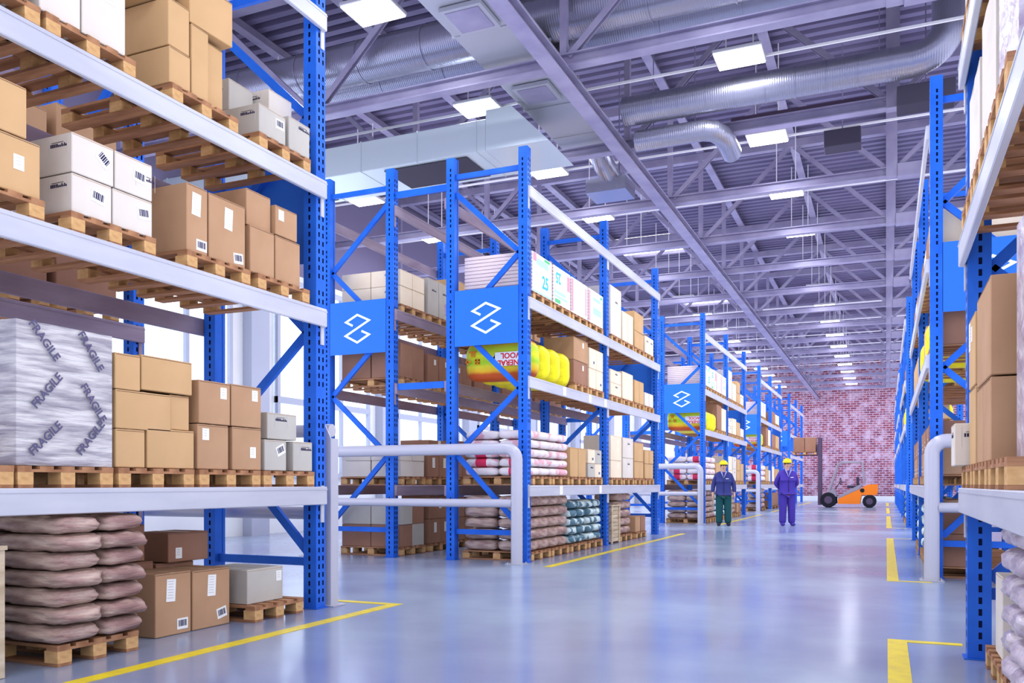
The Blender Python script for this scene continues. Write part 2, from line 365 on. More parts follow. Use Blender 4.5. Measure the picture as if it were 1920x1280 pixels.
# ---------------------------------------------------------------- racks
def upright_mesh(slots=True):
    b = MB(); w = UP; h = HT
    if not slots:
        b.box(-w, 0, 0, w, 0.01, h, 0)
        return b.mesh('upright', [BLUE, HOLE])
    # open channel 140 x 140: faces +x side at x=0 and -y side at y=0, with slots pressed in both
    pitch = 0.0765; sw = 0.021; sh = 0.044
    def face(T, u0, u1, cols):
        z = 0.01; n = int((h-0.1)/pitch)
        xs = sorted([u0, u1] + [c-sw/2 for c in cols] + [c+sw/2 for c in cols])
        for i in range(len(xs)-1):
            a, c = xs[i], xs[i+1]
            iscol = any(abs((a+c)/2 - q) < 1e-4 for q in cols)
            if not iscol:
                b.add([T(a, z, 0), T(c, z, 0), T(c, h, 0), T(a, h, 0)], [(0, 1, 2, 3)])
            else:
                zz = z
                for k in range(n):
                    s0 = z+0.05+k*pitch; s1 = s0+sh
                    if k % 13 == 12: continue
                    b.add([T(a, zz, 0), T(c, zz, 0), T(c, s0, 0), T(a, s0, 0)], [(0, 1, 2, 3)])
                    b.add([T(a, s0, .012), T(c, s0, .012), T(c, s1, .012), T(a, s1, .012)], [(0, 1, 2, 3)], 1)
                    b.add([T(a, s0, 0), T(a, s0, .012), T(a, s1, .012), T(a, s1, 0), T(c, s0, 0), T(c, s0, .012), T(c, s1, .012), T(c, s1, 0)],
                          [(0, 1, 2, 3), (4, 7, 6, 5), (0, 4, 5, 1), (3, 2, 6, 7)], 1)
                    zz = s1
                b.add([T(a, zz, 0), T(c, zz, 0), T(c, h, 0), T(a, h, 0)], [(0, 1, 2, 3)])
    face(lambda u, z, d: (u, d, z), -w, 0, [-0.075])                 # -y face
    face(lambda u, z, d: (-d, u, z), 0, w, [0.045, 0.105])           # +x face
    face(lambda u, z, d: (-u, w-d, z), 0, w, [0.075])                # +y face
    # rolled lips at the back edge
    b.add([(-w, 0, .01), (-w, 0, h), (-w, .035, h), (-w, .035, .01)], [(0, 1, 2, 3)])
    b.add([(-w, w, .01), (-w, w, h), (-w, w-.035, h), (-w, w-.035, .01)], [(3, 2, 1, 0)])
    b.box(-w+.004, -.1, 0.02, w-0.02, .012, h-.002)
    b.add([(-w, 0, h), (0, 0, h), (0, w, h), (-w, w, h)], [(0, 1, 2, 3)])
    b.box(-w-0.02, 0.02, -0.02, w+0.02, 0.001, 0.009)
    return b.mesh('upright', [BLUE, HOLE])

def emblem_mesh():
    P = [(-.087, .051), (-.214, .114), (0, .22), (.22, .12), (-.22, -.105), (0, -.22), (.22, -.105), (.08, -.041)]
    w = 0.017; L = []; R = []
    for i, p in enumerate(P):
        p = Vector(p)
        if i == 0: d = (Vector(P[1])-p).normalized(); n_ = Vector((-d.y, d.x)); k = 1
        elif i == len(P)-1: d = (p-Vector(P[-2])).normalized(); n_ = Vector((-d.y, d.x)); k = 1
        else:
            d1 = (p-Vector(P[i-1])).normalized(); d2 = (Vector(P[i+1])-p).normalized()
            n1 = Vector((-d1.y, d1.x)); n2 = Vector((-d2.y, d2.x)); n_ = (n1+n2).normalized(); k = min(2.2, 1/max(0.3, n_.dot(n1)))
        L.append(p+n_*w*k); R.append(p-n_*w*k)
    b = MB()
    for i in range(len(P)-1):
        q = [L[i], R[i], R[i+1], L[i+1]]
        b.add([(v.x, -0.006, v.y) for v in q] + [(v.x, 0, v.y) for v in q], [(0, 1, 2, 3), (0, 4, 5, 1), (2, 6, 7, 3), (1, 5, 6, 2), (3, 7, 4, 0)])
    return b.mesh('emblem', [EMBL])

def make_rack(xf, sgn, ys, levels, label, name='pallet_rack', panels=True, simple=False, mirror=False, beamtags=()):
    """xf: x of aisle face; sgn +1 when the aisle is on the +x side"""
    root = bpy.data.objects.new(name, None); C.objects.link(root); root.location = (xf - sgn*DEPTH/2, ys[0], 0)
    tag(root, label, 'pallet rack', 'blue pallet racks beside the aisle')
    ox, oy, _ = root.location
    um = cached(('up', simple), lambda: upright_mesh(not simple))
    xa = xf; xb = xf - sgn*DEPTH     # aisle face, back face
    def xs(x): return x-ox
    for y in ys:
        for x, flip in ((xa, sgn < 0), (xb, sgn > 0)):
            o = link('upright', um, root, (xs(x), y-oy, 0))
            if flip: o.scale = (-1, 1, 1)
        # bracing: zigzag between front and back uprights plus horizontals
        hi_, lo_ = (xa - sgn*UP, xb + sgn*UP)
        if mirror: hi_, lo_ = lo_, hi_
        ym = y+UP/2-oy
        zz = [(hi_, .52), (lo_, 1.6), (hi_, 2.56), (lo_, 3.56), (hi_, 4.56), (lo_, 5.55)]
        bars = [((lo_, .43), (hi_, .43)), ((lo_, 5.80), (hi_, 5.80))] + [(zz[i], zz[i+1]) for i in range(5)]
        if simple:
            b = MB()
            for p, q in bars: b.bar((xs(p[0]), ym, p[1]), (xs(q[0]), ym, q[1]), .045, .07)
            link('bracing', b.mesh('bracing', [BLUE]), root)
        else:
            for p, q in bars:
                b = MB(); P = (xs(p[0]), ym, p[1]); Q = (xs(q[0]), ym, q[1])
                b.bar((P[0], ym-.02, P[2]), (Q[0], ym-.02, Q[2]), .006, .075)
                d = (Vector(Q)-Vector(P)).normalized(); n_ = Vector((-d.z, 0, d.x))
                for s_ in (-.035, .035): b.bar(Vector(P)+n_*s_, Vector(Q)+n_*s_, .04, .006)
                link('brace', b.mesh('brace', [BLUE]), root)
    # beams
    for i in range(len(ys)-1):
        y0, y1 = ys[i]+0.02, ys[i+1]+UP-0.03
        if i > 0: y0 = ys[i]+UP/2+0.002
        if i < len(ys)-2: y1 = ys[i+1]+UP/2-0.002
        for zt in levels:
            for side, x in ((1, xa), (-1, xb)):
                s_ = sgn*side
                b = MB(); o0, o1 = sorted((xs(x)+s_*.006, xs(x)+s_*.046)); hb = .165
                if side < 0: o0, o1 = sorted((xs(x)+s_*.006, xs(x)+s_*.046))
                b.box(o0, o1, y0-oy, y1-oy, zt-hb, zt, 0, .006)
                b.box(*sorted((xs(x)+s_*.046, xs(x)+s_*.050)), y0-oy, y1-oy, zt-.030, zt-.022, 0)
                for ya, yb in ((y0, y0+.05), (y1-.05, y1)):
                    b.box(*sorted((xs(x)+s_*.001, xs(x)+s_*.012)), ya-oy, yb-oy, zt-.33, zt+.01, 0)
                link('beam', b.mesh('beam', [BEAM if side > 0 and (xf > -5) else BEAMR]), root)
    for (y, z) in beamtags:
        b = MB().box(*sorted((xs(xa)+sgn*.0475, xs(xa)+sgn*.051)), y-oy-.07, y-oy+.07, z-.15, z-.01)
        link('label_plate', b.mesh('label_plate', [PAPER]), root)['label'] = 'white tag on the beam'
    if panels:
        for y, s_ in ((ys[0], -1), (ys[-1], 1)):
            x0, x1 = sorted((xs(xa - sgn*UP), xs(xb + sgn*UP)))
            yy = (y-oy) if s_ < 0 else (y-oy+UP)
            a, c = sorted((yy, yy + s_*.012))
            pn = link('sign_panel', MB().box(x0-.005, x1+.005, a+(.012 if s_ < 0 else -.012), c+(.012 if s_ < 0 else -.012), 3.22, 4.06, 0).mesh('sign_panel', [BLUE2]), root)
            em = cached('emblem', emblem_mesh)
            e = link('emblem', em, pn, ((x0+x1)/2+(.0 if s_ < 0 else 0), (yy - .0005) if s_ < 0 else (yy+.0005), 3.62), (0, 0, 0 if s_ < 0 else PI))
            e['label'] = 'white folded ribbon emblem'
    return root

make_rack(XL, 1, BLK[1], LEV[1], 'tall blue pallet rack filling the left foreground, silver beams')
make_rack(XLR, 1, BLK[1], LEV[1], 'blue rear rack behind the left foreground rack, mostly hidden', mirror=True)
for k in (2, 3, 4, 5):
    tags_ = [(12.85, LEV[k][0]), (14.9, LEV[k][0]), (13.0, LEV[k][1]), (14.3, LEV[k][1]), (15.2, LEV[k][1])] if k == 2 else ()
    make_rack(XL, 1, BLK[k], LEV[k], '%s blue pallet rack down the left side, emblem panel on its end' % BN[k], simple=k >= 4, beamtags=tags_)
    make_rack(XLR, 1, BLK[k], LEV[k], '%s blue rear rack in the back row behind the left side racks' % BN[k], simple=k >= 4, mirror=True)
make_rack(XR, -1, [2.52, 6.36], LEV[1], 'blue pallet rack in the right foreground with slotted upright')
for k in (2, 3, 4, 5):
    make_rack(XR, -1, BLK[k], LEV[k], '%s blue pallet rack down the right side of the aisle' % BN[k], simple=k >= 4)
# row spacers tie the two rows together
for k in (2, 3, 4):
    for y in BLK[k][:1]+BLK[k][-1:]:
        for z in ((5.62, 'upper'), (2.62, 'lower')):
            b = MB().box(XLR+.001, XL-DEPTH-.001, y+.05, y+.09, z[0], z[0]+.10)
            o = link('row_spacer', b.mesh('row_spacer', [BLUE]))
            tag(o, '%s blue spacer bar joining the two %s left racks, %s end' % (z[1], BN[k], 'near' if y == BLK[k][0] else 'far'), 'spacer bar')

# ---------------------------------------------------------------- guards
def guard(x0, x1, y, label, r=.085):
    root = bpy.data.objects.new('guard_rail', None); C.objects.link(root); root.location = ((x0+x1)/2, y, 0)
    tag(root, label, 'guard rail', 'tubular guard rails at rack ends')
    ox = (x0+x1)/2; R = .16; zt = 1.66
    def arc(cx, cz, a0, a1): return [(cx+R*math.cos(a0+(a1-a0)*t/6)-ox, 0, cz+R*math.sin(a0+(a1-a0)*t/6)) for t in range(7)]
    pts = [(x0-ox, 0, .012)] + arc(x0+R, zt-R, PI, PI/2) + arc(x1-R, zt-R, PI/2, 0) + [(x1-ox, 0, .012)]
    link('hoop_tube', MB().tube(pts, r, 16).mesh('hoop', [GUARD]), root)
    link('cross_tube', MB().tube([(x0-ox+r*.8, 0, .87), (x1-ox-r*.8, 0, .87)], .062, 14).mesh('cross', [GUARD]), root)
    for x in (x0, x1):
        b = MB().box(x-ox-.13, x-ox+.13, -.13, .13, .001, .012)
        for a in (-.1, .1):
            for c in (-.1, .1): b.tube([(x-ox+a, c, .012), (x-ox+a, c, .028)], .012, 6)
        link('base_plate', b.mesh('base', [LAMPH]), root)
    return root
guard(-8.45, -4.86, 11.33, 'white tubular guard rail in front of second left rack end')
def protector():
    root = bpy.data.objects.new('upright_protector', None); C.objects.link(root); root.location = (-4.82, 6.72, 0)
    tag(root, 'grey angle post protector with slanted top behind left foreground upright, with cross tubes', 'guard rail')
    b = MB(); b.prism([(-.10, .012), (.035, .012), (.035, 1.58), (-.04, 1.72), (-.10, 1.72)], 0, .012); b.box(.024, .036, .012, .12, .012, 1.58)
    link('angle_post', b.mesh('angle', [GUARD]), root)
    link('base_plate', MB().box(-.12, .10, -.05, .16, .001, .012).mesh('base', [LAMPH]), root)
    for z_ in (.87, 1.66): link('cross_tube', MB().tube([(-3.6, .10, z_), (-.02, .10, z_)], .062, 14).mesh('cross', [GUARD]), root)
    link('far_post', MB().tube([(-3.6, .10, .012), (-3.6, .10, 1.72)], .07, 14).mesh('cross', [GUARD]), root)
protector()
guard(0.50, 1.9, 11.36, 'white tubular guard rail in front of the second right rack')
for k in (3, 4, 5):
    guard(-8.45, -4.86, BLK[k][0]-.25, 'white tubular guard rail in front of %s left rack end' % BN[k])

# ---------------------------------------------------------------- goods
def pallet_meshes(w, d):
    top = MB(); bw = .095; nb = 6 if w > .75 else 5
    for i in range(nb):
        y = -w/2 + i*(w-bw)/(nb-1); top.box(-d/2, d/2, y, y+bw, .115, .135, 0)
    for x in (-d/2, -.05, d/2-.1): top.box(x, x+.1, -w/2+.001, w/2-.001, .097, .1149, 0)
    run = MB()
    run.box(-d/2, d/2, -.05, .05, 0.0, .02, 0)
    for x in (-d/2, -.06, d/2-.12): run.box(x+.001, x+.119, -.052, .052, .0201, .0969, 1)
    return top.mesh('deck', [WOOD]), run.mesh('runner', [WOOD, WOODF])
def pallet(x, y, z, label, w=.70, d=1.15, rz=0, group='wooden pallets under the goods'):
    t, r = cached(('pal', w, d), lambda: pallet_meshes(w, d))
    root = bpy.data.objects.new('wooden_pallet', None); C.objects.link(root); root.location = (x, y, z+.001); root.rotation_euler = (0, 0, rz)
    link('top_deck', t, root)
    for yy in (-w/2+.055, 0, w/2-.055): link('runner', r, root, (0, yy, 0))
    tag(root, label, 'pallet', group); return root
def flat_pallet(x, y, z, label, w=.8, d=1.15):
    def mk():
        t = MB(); bw = .095
        for i in range(5): yy = -w/2+i*(w-bw)/4; t.box(-d/2, d/2, yy, yy+bw, .115, .135, 0)
        for yy in (-w/2, -.05, w/2-.1):
            t.box(-d/2, d/2, yy, yy+.1, 0, .02, 0)
            for xx in (-d/2, -.06, d/2-.12): t.box(xx, xx+.12, yy+.001, yy+.099, .0201, .097, 1)
        for xx in (-d/2, -.05, d/2-.1): t.box(xx, xx+.1, -w/2+.001, w/2-.001, .097, .1149, 0)
        return t.mesh('pallet', [WOOD, WOODF])
    o = link('wooden_pallet', cached(('fp', w, d), mk), None, (x, y, z+.001))
    return tag(o, label, 'pallet', 'wooden pallets under the goods')

def lab_mesh(kind):
    b = MB()
    if kind == 'doc':
        b.box(0, .002, -.045, .045, -.085, .085, 0)
        for i in range(7):
            w = .03 if i % 3 else .036; b.box(.002, .0025, -w, w*.7, .066-i*.021, .071-i*.021, 1)
        return b.mesh('label', [PAPER, PAPERL])
    if kind == 'bar':
        b.box(0, .002, -.055, .055, -.042, .042, 0)
        x = -.042; r = random.Random(3)
        while x < .04:
            w = r.choice((.004, .007, .011)); b.box(.002, .0026, x, x+w, -.02, .028, 1); x += w+r.choice((.004, .006))
        return b.mesh('label', [PAPER, INK])
    if kind == 'small':
        b.box(0, .002, -.035, .035, -.045, .045, 0)
        for i in range(3): b.box(.002, .0025, -.02, .012, .025-i*.02, .03-i*.02, 1)
        return b.mesh('label', [PAPER, PAPERL])
    if kind == 'print':      # smudged stamp printed on the carton
        r = random.Random(5); x = -.07
        while x < .07:
            w = r.uniform(.006, .013); b.box(0, .0012, x, x+w, -.011, .011 if r.random() > .3 else .002, 0); x += w+.004
        b.box(0, .0012, -.06, .05, .018, .021, 0)
        b.box(0, .0012, -.085, -.083, -.07, .05, 1); b.box(0, .0012, .083, .085, -.07, .05, 1)
        return b.mesh('label', [INK, PAPERL])
def carton_mesh(dx, dy, dz, c):
    b = MB(); b.box(-dx/2, dx/2, -dy/2, dy/2, 0, dz, 0, .005)
    # lid seam and tape over it, flap edge marks on the ends
    b.box(-dx/2+.01, dx/2-.01, -.002, .002, dz-.002, dz+.0006, 1)
    b.box(-dx/2+.006, dx/2-.006, -.022, .022, dz-.001, dz+.0012, 2)
    for s_ in (-1, 1):
        b.box(*sorted((s_*dx/2, s_*(dx/2+.0010))), -dy/2+.006, dy/2-.006, dz-.012, dz-.009, 1) if dz > .2 else None
    return b.mesh('carton', [CARD[c], SEAM if c in ('tan', 'brown', 'gold') else CARD['tan'], TAPE if c in ('tan', 'gold', 'brown') else CARD[c]])
NC = [0]
COL = {'tan': 'tan', 'gold': 'light tan', 'brown': 'dark brown', 'white': 'white', 'grey': 'grey', 'cream': 'cream'}
def carton(x, y, z, dx, dy, dz, c, label, labs=(), rz=0, jit=0.0, group='cartons on the racks'):
    """labs: list of (kind, face 'f' front or 's' side, a, b, tilt) offsets as fractions of the face"""
    dx, dy, dz = round(dx, 3), round(dy, 3), round(dz, 3)
    me = cached(('c', dx, dy, dz, c), lambda: carton_mesh(dx, dy, dz, c))
    o = link('carton', me, None, (x, y, z+.0008), (0, 0, rz+jit)); NC[0] += 1
    for (k, f, a, bb, t) in labs:
        lm = cached(('lab', k), lambda: lab_mesh(k))
        if f == 'f': q = link('shipping_label' if k != 'print' else 'stamp', lm, o, (dx/2+.0003, a*dy/2, dz*bb)); q.rotation_euler = (t, 0, 0)
        elif f == 's':
            q = link('shipping_label' if k != 'print' else 'stamp', lm, o, (a*dx/2, -dy/2-.0003, dz*bb)); q.rotation_euler = (0, t, -PI/2)
        else:
            q = link('shipping_label' if k != 'print' else 'stamp', lm, o, (a*dx/2, dy/2+.0003, dz*bb)); q.rotation_euler = (0, t, PI/2)
        if k == 'print': q['label'] = 'dark printed stamp'
    return tag(o, label, 'box', group)

SHELF = ('floor level', 'lower shelf', 'middle shelf', 'upper shelf')

# near left rack -------------------------------------------------
XF = -4.80
def nbox(y0, y1, z0, z1, c, what, lev, labs=(), dx=.56, xf=XF, jit=0.0):
    return carton(xf-dx/2, (y0+y1)/2, z0, dx, y1-y0-.006, z1-z0-.004, c, '%s, %s of left foreground rack' % (what, SHELF[lev]), labs, jit=jit)
DOC, BAR, SMALL, PRT = 'doc', 'bar', 'small', 'print'
PW = ('end', 'second', 'third', 'fourth', 'fifth')
for lev, slots in ((1, [(5.77, 6.46), (5.02, 5.74), (4.27, 4.99), (3.54, 4.24), (2.82, 3.52)]), (2, [(5.70, 6.39), (4.91, 5.60), (3.91, 4.61), (3.02, 3.73)]), (3, [(5.70, 6.42), (4.76, 5.46), (3.73, 4.43), (3.0, 3.69)])):
    for i, (a, c) in enumerate(slots):
        pallet(XF-.555, (a+c)/2, LEV[1][lev-1], 'wooden pallet, %s from cross aisle, on %s of left foreground rack' % (PW[i], SHELF[lev]))
z = LEV[1][0]+.138
# wrapped load
def wrapped_load(x, y, z, dx, dy, dz, label, m=FILMW, text=True, seed=1):
    b = MB(); nu, nv = 14, 26
    def P(sx, sy, zz, nrm):
        w = noise.noise(Vector((sx*4, sy*4, zz*14+seed*7)))*.012 + noise.noise(Vector((sx*2+5, sy*2, zz*30)))*.006
        return (sx+nrm[0]*w, sy+nrm[1]*w, zz)
    for nrm in ((1, 0), (-1, 0), (0, 1), (0, -1)):
        vs = []; fs = []
        for j in range(nv+1):
            for i in range(nu+1):
                t = i/nu-.5; e = 1-.0*abs(t)
                if nrm[0]: p = (nrm[0]*dx/2, t*dy*nrm[0])
                else: p = (-t*dx*nrm[1], nrm[1]*dy/2)
                edge = 0 if i in (0, nu) else 1
                vs.append(P(p[0], p[1], dz*j/nv, (nrm[0]*edge, nrm[1]*edge)))
        for j in range(nv):
            for i in range(nu):
                a = j*(nu+1)+i; fs.append((a, a+1, a+nu+2, a+nu+1))
        b.add(vs, fs, 0, True)
    b.add([(-dx/2, -dy/2, dz), (dx/2, -dy/2, dz), (dx/2, dy/2, dz), (-dx/2, dy/2, dz)], [(0, 1, 2, 3)])
    b.add([(-dx/2, -dy/2, 0), (-dx/2, dy/2, 0), (dx/2, dy/2, 0), (dx/2, -dy/2, 0)], [(0, 1, 2, 3)])
    o = link('wrapped_load', b.mesh('wrapped', [m]), None, (x, y, z+.001))
    tag(o, label, 'wrapped load')
    if text:
        for (yy, zz, a) in ((-.17, .78, -.85), (.17, .76, -.95), (-.15, .47, .85), (.19, .42, -.95), (-.16, .17, .75), (.17, .19, .85)):
            t = link('printed_word', text_mesh('FRAGILE', .076, INKF, .0015), o, (dx/2+.014, yy*dy/.7, zz*dz/.89))
            t.rotation_euler = (Matrix.Rotation(PI/2, 3, 'Z') @ Matrix.Rotation(PI/2, 3, 'X') @ Matrix.Rotation(a, 3, 'Z')).to_euler()
    return o
wrapped_load(XF-.555, 3.90, z, 1.10, .70, .885, 'grey stretch wrapped load printed FRAGILE, lower shelf of left foreground rack')
nbox(4.27, 4.49, 1.80, 2.05, 'gold', 'small light tan carton, top left of third pallet', 1)
nbox(4.495, 4.98, 1.815, 2.065, 'gold', 'wide light tan carton, top right of third pallet', 1)
nbox(4.275, 4.77, 1.53, 1.80, 'gold', 'wide light tan carton, middle row beside grey wrapped load', 1)
nbox(4.775, 4.97, 1.55, 1.81, 'gold', 'narrow light tan carton, middle row, set back', 1, xf=XF-.02)
nbox(4.275, 4.53, z, 1.53, 'gold', 'square light tan carton, bottom left beside grey wrapped load', 1)
nbox(4.545, 5.0, z, 1.55, 'gold', 'wide light tan carton, bottom right of third pallet stack', 1)
nbox(5.045, 5.39, 1.615, 1.95, 'tan', 'tan carton with white slip, upper left of second pallet', 1, [(SMALL, 'f', .55, .75, 0)])
nbox(5.40, 5.76, 1.615, 1.955, 'tan', 'tan carton with white slip, upper right of second pallet', 1, [(SMALL, 'f', .55, .78, 0)])
nbox(5.03, 5.37, z, 1.612, 'tan', 'tan carton with white slip, lower left of second pallet', 1, [(SMALL, 'f', -.5, .78, 0)])
nbox(5.41, 5.76, z, 1.612, 'tan', 'tan carton with low white slip, lower right, second pallet', 1, [(SMALL, 'f', .4, .42, 0)])
nbox(5.80, 6.09, z, 1.53, 'grey', 'grey carton with barcode slip, bottom left of end pallet', 1, [(BAR, 'f', .45, .68, .4)])
nbox(5.87, 6.27, 1.535, 1.766, 'grey', 'grey carton bridging two others, top of end pallet', 1, [(PRT, 'f', -.1, .75, 0)], xf=XF-.03)
nbox(6.18, 6.46, z, 1.53, 'grey', 'grey carton with dark stamp, bottom right of end pallet', 1, [(PRT, 'f', .3, .75, 0)])
# level 2
z = LEV[1][1]+.138
nbox(3.26, 3.71, z, 3.245, 'gold', 'light tan carton with white square slip, fourth pallet', 2, [(SMALL, 'f', .35, .55, 0)])
nbox(3.20, 3.62, 3.25, 3.56, 'gold', 'light tan carton stacked on the one with white slip', 2)
PR2 = [(PRT, 's', .55, .72, 0)]
nbox(3.93, 4.262, 3.162, 3.42, 'white', 'white carton with slanted slip, upper left of white stack', 2, PR2+[(BAR, 'f', .5, .62, -.7)])
nbox(4.268, 4.595, 3.162, 3.42, 'white', 'white carton with barcode, upper right of white stack', 2, [(BAR, 'f', .3, .55, -.1), (PRT, 'f', .62, .55, 0)])
nbox(3.93, 4.245, z, 3.158, 'white', 'white carton with barcode, lower left of white stack', 2, PR2+[(BAR, 'f', .3, .6, -.15)])
nbox(4.25, 4.595, z, 3.158, 'white', 'white carton with tilted barcode, lower right of white stack', 2, [(BAR, 'f', .55, .6, .12)])
nbox(4.92, 5.14, z, 3.415, 'tan', 'tall tan carton with long slip, first on second pallet', 2, [(DOC, 'f', -.1, .72, -.05), (BAR, 'f', .4, .13, 0)], dx=.5)
nbox(5.15, 5.565, z, 3.41, 'tan', 'tall tan carton with long slip, beside its narrower twin', 2, [(DOC, 'f', .05, .7, -.05), (BAR, 'f', .6, .13, .1)], dx=.5)
nbox(5.62, 5.93, 3.295, 3.60, 'tan', 'plain tan carton, topmost left of end pallet', 2, xf=XF-.04)
nbox(5.62, 5.93, z, 3.29, 'tan', 'plain tan carton, bottom left of end pallet', 2)
nbox(5.94, 6.24, 3.295, 3.55, 'tan', 'tan carton with white slip, top right of end pallet', 2, [(SMALL, 'f', -.5, .7, 0)])
nbox(5.94, 6.28, z, 3.29, 'tan', 'plain tan carton, bottom right of end pallet', 2)
# level 3
z = LEV[1][2]+.138
nbox(3.10, 3.62, z, 4.62, 'white', 'large white carton, fourth pallet from cross aisle', 3, dx=.7)
nbox(3.70, 4.0, z, 4.60, 'white', 'tall white carton, left of pair on third pallet', 3, dx=.7)
nbox(4.006, 4.36, z, 4.60, 'white', 'tall white carton with slip, right, third pallet', 3, [(DOC, 'f', .3, .75, 0)], dx=.7)
nbox(4.75, 4.963, z, 4.36, 'gold', 'low light tan carton, bottom left of second pallet', 3, xf=XF)
nbox(4.75, 4.963, 4.365, 4.72, 'gold', 'light tan carton stacked above the low one, second pallet', 3, xf=XF-.01)
nbox(4.97, 5.15, z, 4.63, 'gold', 'narrow light tan carton, middle of second pallet', 3)
nbox(5.155, 5.36, z, 4.60, 'gold', 'narrow light tan carton, right end of second pallet', 3, xf=XF-.05)
nbox(4.975, 5.42, 4.635, 4.99, 'gold', 'wide light tan carton overhanging the top of second pallet', 3, jit=-.05)
nbox(4.55, 4.93, 4.725, 5.02, 'gold', 'light tan carton topmost left of second pallet', 3, xf=XF-.12)
nbox(5.73, 6.08, z, 4.34, 'grey', 'grey carton with stamp, lower left of end pallet', 3, [(PRT, 's', .55, .72, 0), (BAR, 'f', .55, .65, .05)])
nbox(5.75, 6.06, 4.345, 4.62, 'grey', 'grey carton with stamp, upper left of end pallet', 3, [(PRT, 's', .3, .7, 0)], xf=XF-.34, dx=.42)
nbox(6.12, 6.42, z, 4.385, 'grey', 'grey carton with stamp, lower right of end pallet', 3, [(PRT, 'f', .4, .8, 0)])
nbox(6.10, 6.42, 4.39, 4.65, 'white', 'whitish carton with stamp, upper right of end pallet', 3, [(PRT, 's', .2, .75, 0)], xf=XF-.2, dx=.45)
# floor level
def crate(x0, x1, y0, y1, z0, z1, label):
    root = bpy.data.objects.new('wooden_crate', None); C.objects.link(root); root.location = ((x0+x1)/2, (y0+y1)/2, z0)
    w, d, h = (x1-x0)/2, (y1-y0)/2, z1-z0
    b = MB(); n = 9; ph = (h-.04)/n
    for i in range(n):
        zz = .03+i*ph; b.box(w-.024, w-.004, -d, d, zz+.003, zz+ph-.003); b.box(-w+.004, w-.026, -d+.004, -d+.02, zz+.003, zz+ph-.003)
        b.box(-w+.004, w-.026, d-.02, d-.004, zz+.003, zz+ph-.003); b.box(-w, -w+.02, -d+.022, d-.022, zz+.003, zz+ph-.003)
    link('plank_walls', b.mesh('planks', [CRATEW]), root)
    for yy in (-d, d-.07): link('post', MB().box(w-.003, w+.02, yy, yy+.07, 0, h).mesh('post', [CRATEW]), root)
    link('lid', MB().box(-w, w+.03, -d-.01, d+.01, h, h+.025).mesh('lid', [CRATEW]), root)
    tag(root, label, 'crate')
crate(-5.75, -4.80, 2.80, 3.46, .003, .76, 'pale slatted wooden crate on the floor under left foreground rack')

def sack_mesh(L, W, H, seed, amp, mats, nu=20, nv=12, tw=0.0):
    b = MB(); vs = []; fs = []
    def sp(v, e): return math.copysign(abs(v)**e, v)
    for j in range(nv+1):
        ph = -PI/2+PI*j/nv
        for i in range(nu):
            th = 2*PI*i/nu
            x = sp(math.cos(ph), .38)*sp(math.cos(th), .34)*L/2; y = sp(math.cos(ph), .38)*sp(math.sin(th), .34)*W/2; z = sp(math.sin(ph), .62)*H/2
            k = 1-.10*(abs(2*x/L)**4)-.06*(abs(2*y/W)**4); z *= k
            n_ = noise.noise(Vector((x*9+seed*3.1, y*9, z*14)))*amp + noise.noise(Vector(((x+y+z*2)*22, (y-z)*8+seed, seed*2)))*amp*.6
            r = Vector((x, y, z)); r *= 1+n_/max(.05, r.length)*.9
            vs.append((r.x, r.y, r.z+H/2))
    for j in range(nv):
        for i in range(nu):
            a = j*nu+i; c = j*nu+(i+1) % nu; fs.append((a, c, c+nu, a+nu))
    b.add(vs, fs, 0, True); return b.mesh('sack', mats)
def sack(x, y, z, L, W, H, kind, label, seed, group, hero=False, rz=0):
    m = {'beige': FILMB, 'pink': SPINK, 'teal': STEAL, 'violet': FILMP}[kind]
    me = cached(('s', L, W, H, kind, seed % 4, hero), lambda: sack_mesh(L, W, H, seed % 4, .034 if hero else .016, [m], 36 if hero else 18, 20 if hero else 10))
    o = link('sack', me, None, (x, y, z), (0, 0, rz + (0 if seed % 2 else PI)))
    return tag(o, label, 'sack', group)
ORD = ('bottom', 'second', 'third', 'fourth', 'fifth', 'sixth', 'seventh', 'eighth')
pallet(-5.33, 4.11, 0, 'wooden pallet under the large beige sack stack, left foreground', w=.64)
hh = (.945-.137)/7
for r in range(7):
    for ci, (yy, xx, who) in enumerate(((3.945, -5.02, 'left'), (4.31, -5.02, 'right'), (3.945, -5.64, 'rear left'))):
        sack(xx+(.012 if r % 2 else -.012), yy+random.uniform(-.008, .008), .139+r*hh, .62, .365, hh*1.01, 'beige',
             'beige film wrapped sack, %s column, %s layer, large floor stack' % (who, ORD[r]), r*2+ci, 'beige wrapped sacks, left foreground stack', hero=True)
FB = -4.97
def fbox(y0, y1, z0, z1, c, what, labs=(), dx=.45, xf=FB):
    return carton(xf-dx/2, (y0+y1)/2, z0, dx, y1-y0-.008, z1-z0-.004, c, what, labs)
fbox(4.78, 5.145, .001, .48, 'tan', 'large tan carton with long slip and barcode beside beige sacks, on floor', [(DOC, 'f', -.15, .72, -.05), (BAR, 'f', .5, .16, 0)])
fbox(5.155, 5.575, .001, .47, 'tan', 'large tan carton with tilted barcode on floor, beside grey carton', [(DOC, 'f', .0, .72, -.05), (BAR, 'f', .55, .22, .2)])
fbox(4.70, 5.22, .001, .53, 'brown', 'dark tan floor carton behind the labelled pair, left', dx=.42, xf=FB-.47)
fbox(5.24, 5.66, .001, .50, 'brown', 'dark tan floor carton behind the labelled pair, right', dx=.42, xf=FB-.47)
fbox(4.80, 5.16, .533, .83, 'brown', 'dark brown carton with faded slip on top of floor cartons, left', [(SMALL, 'f', -.5, .65, 0)], dx=.38, xf=FB-.50)
fbox(5.32, 5.78, .503, .75, 'brown', 'dark brown carton on top of floor cartons, right', [(SMALL, 'f', -.5, .3, 0)], dx=.38, xf=FB-.42)
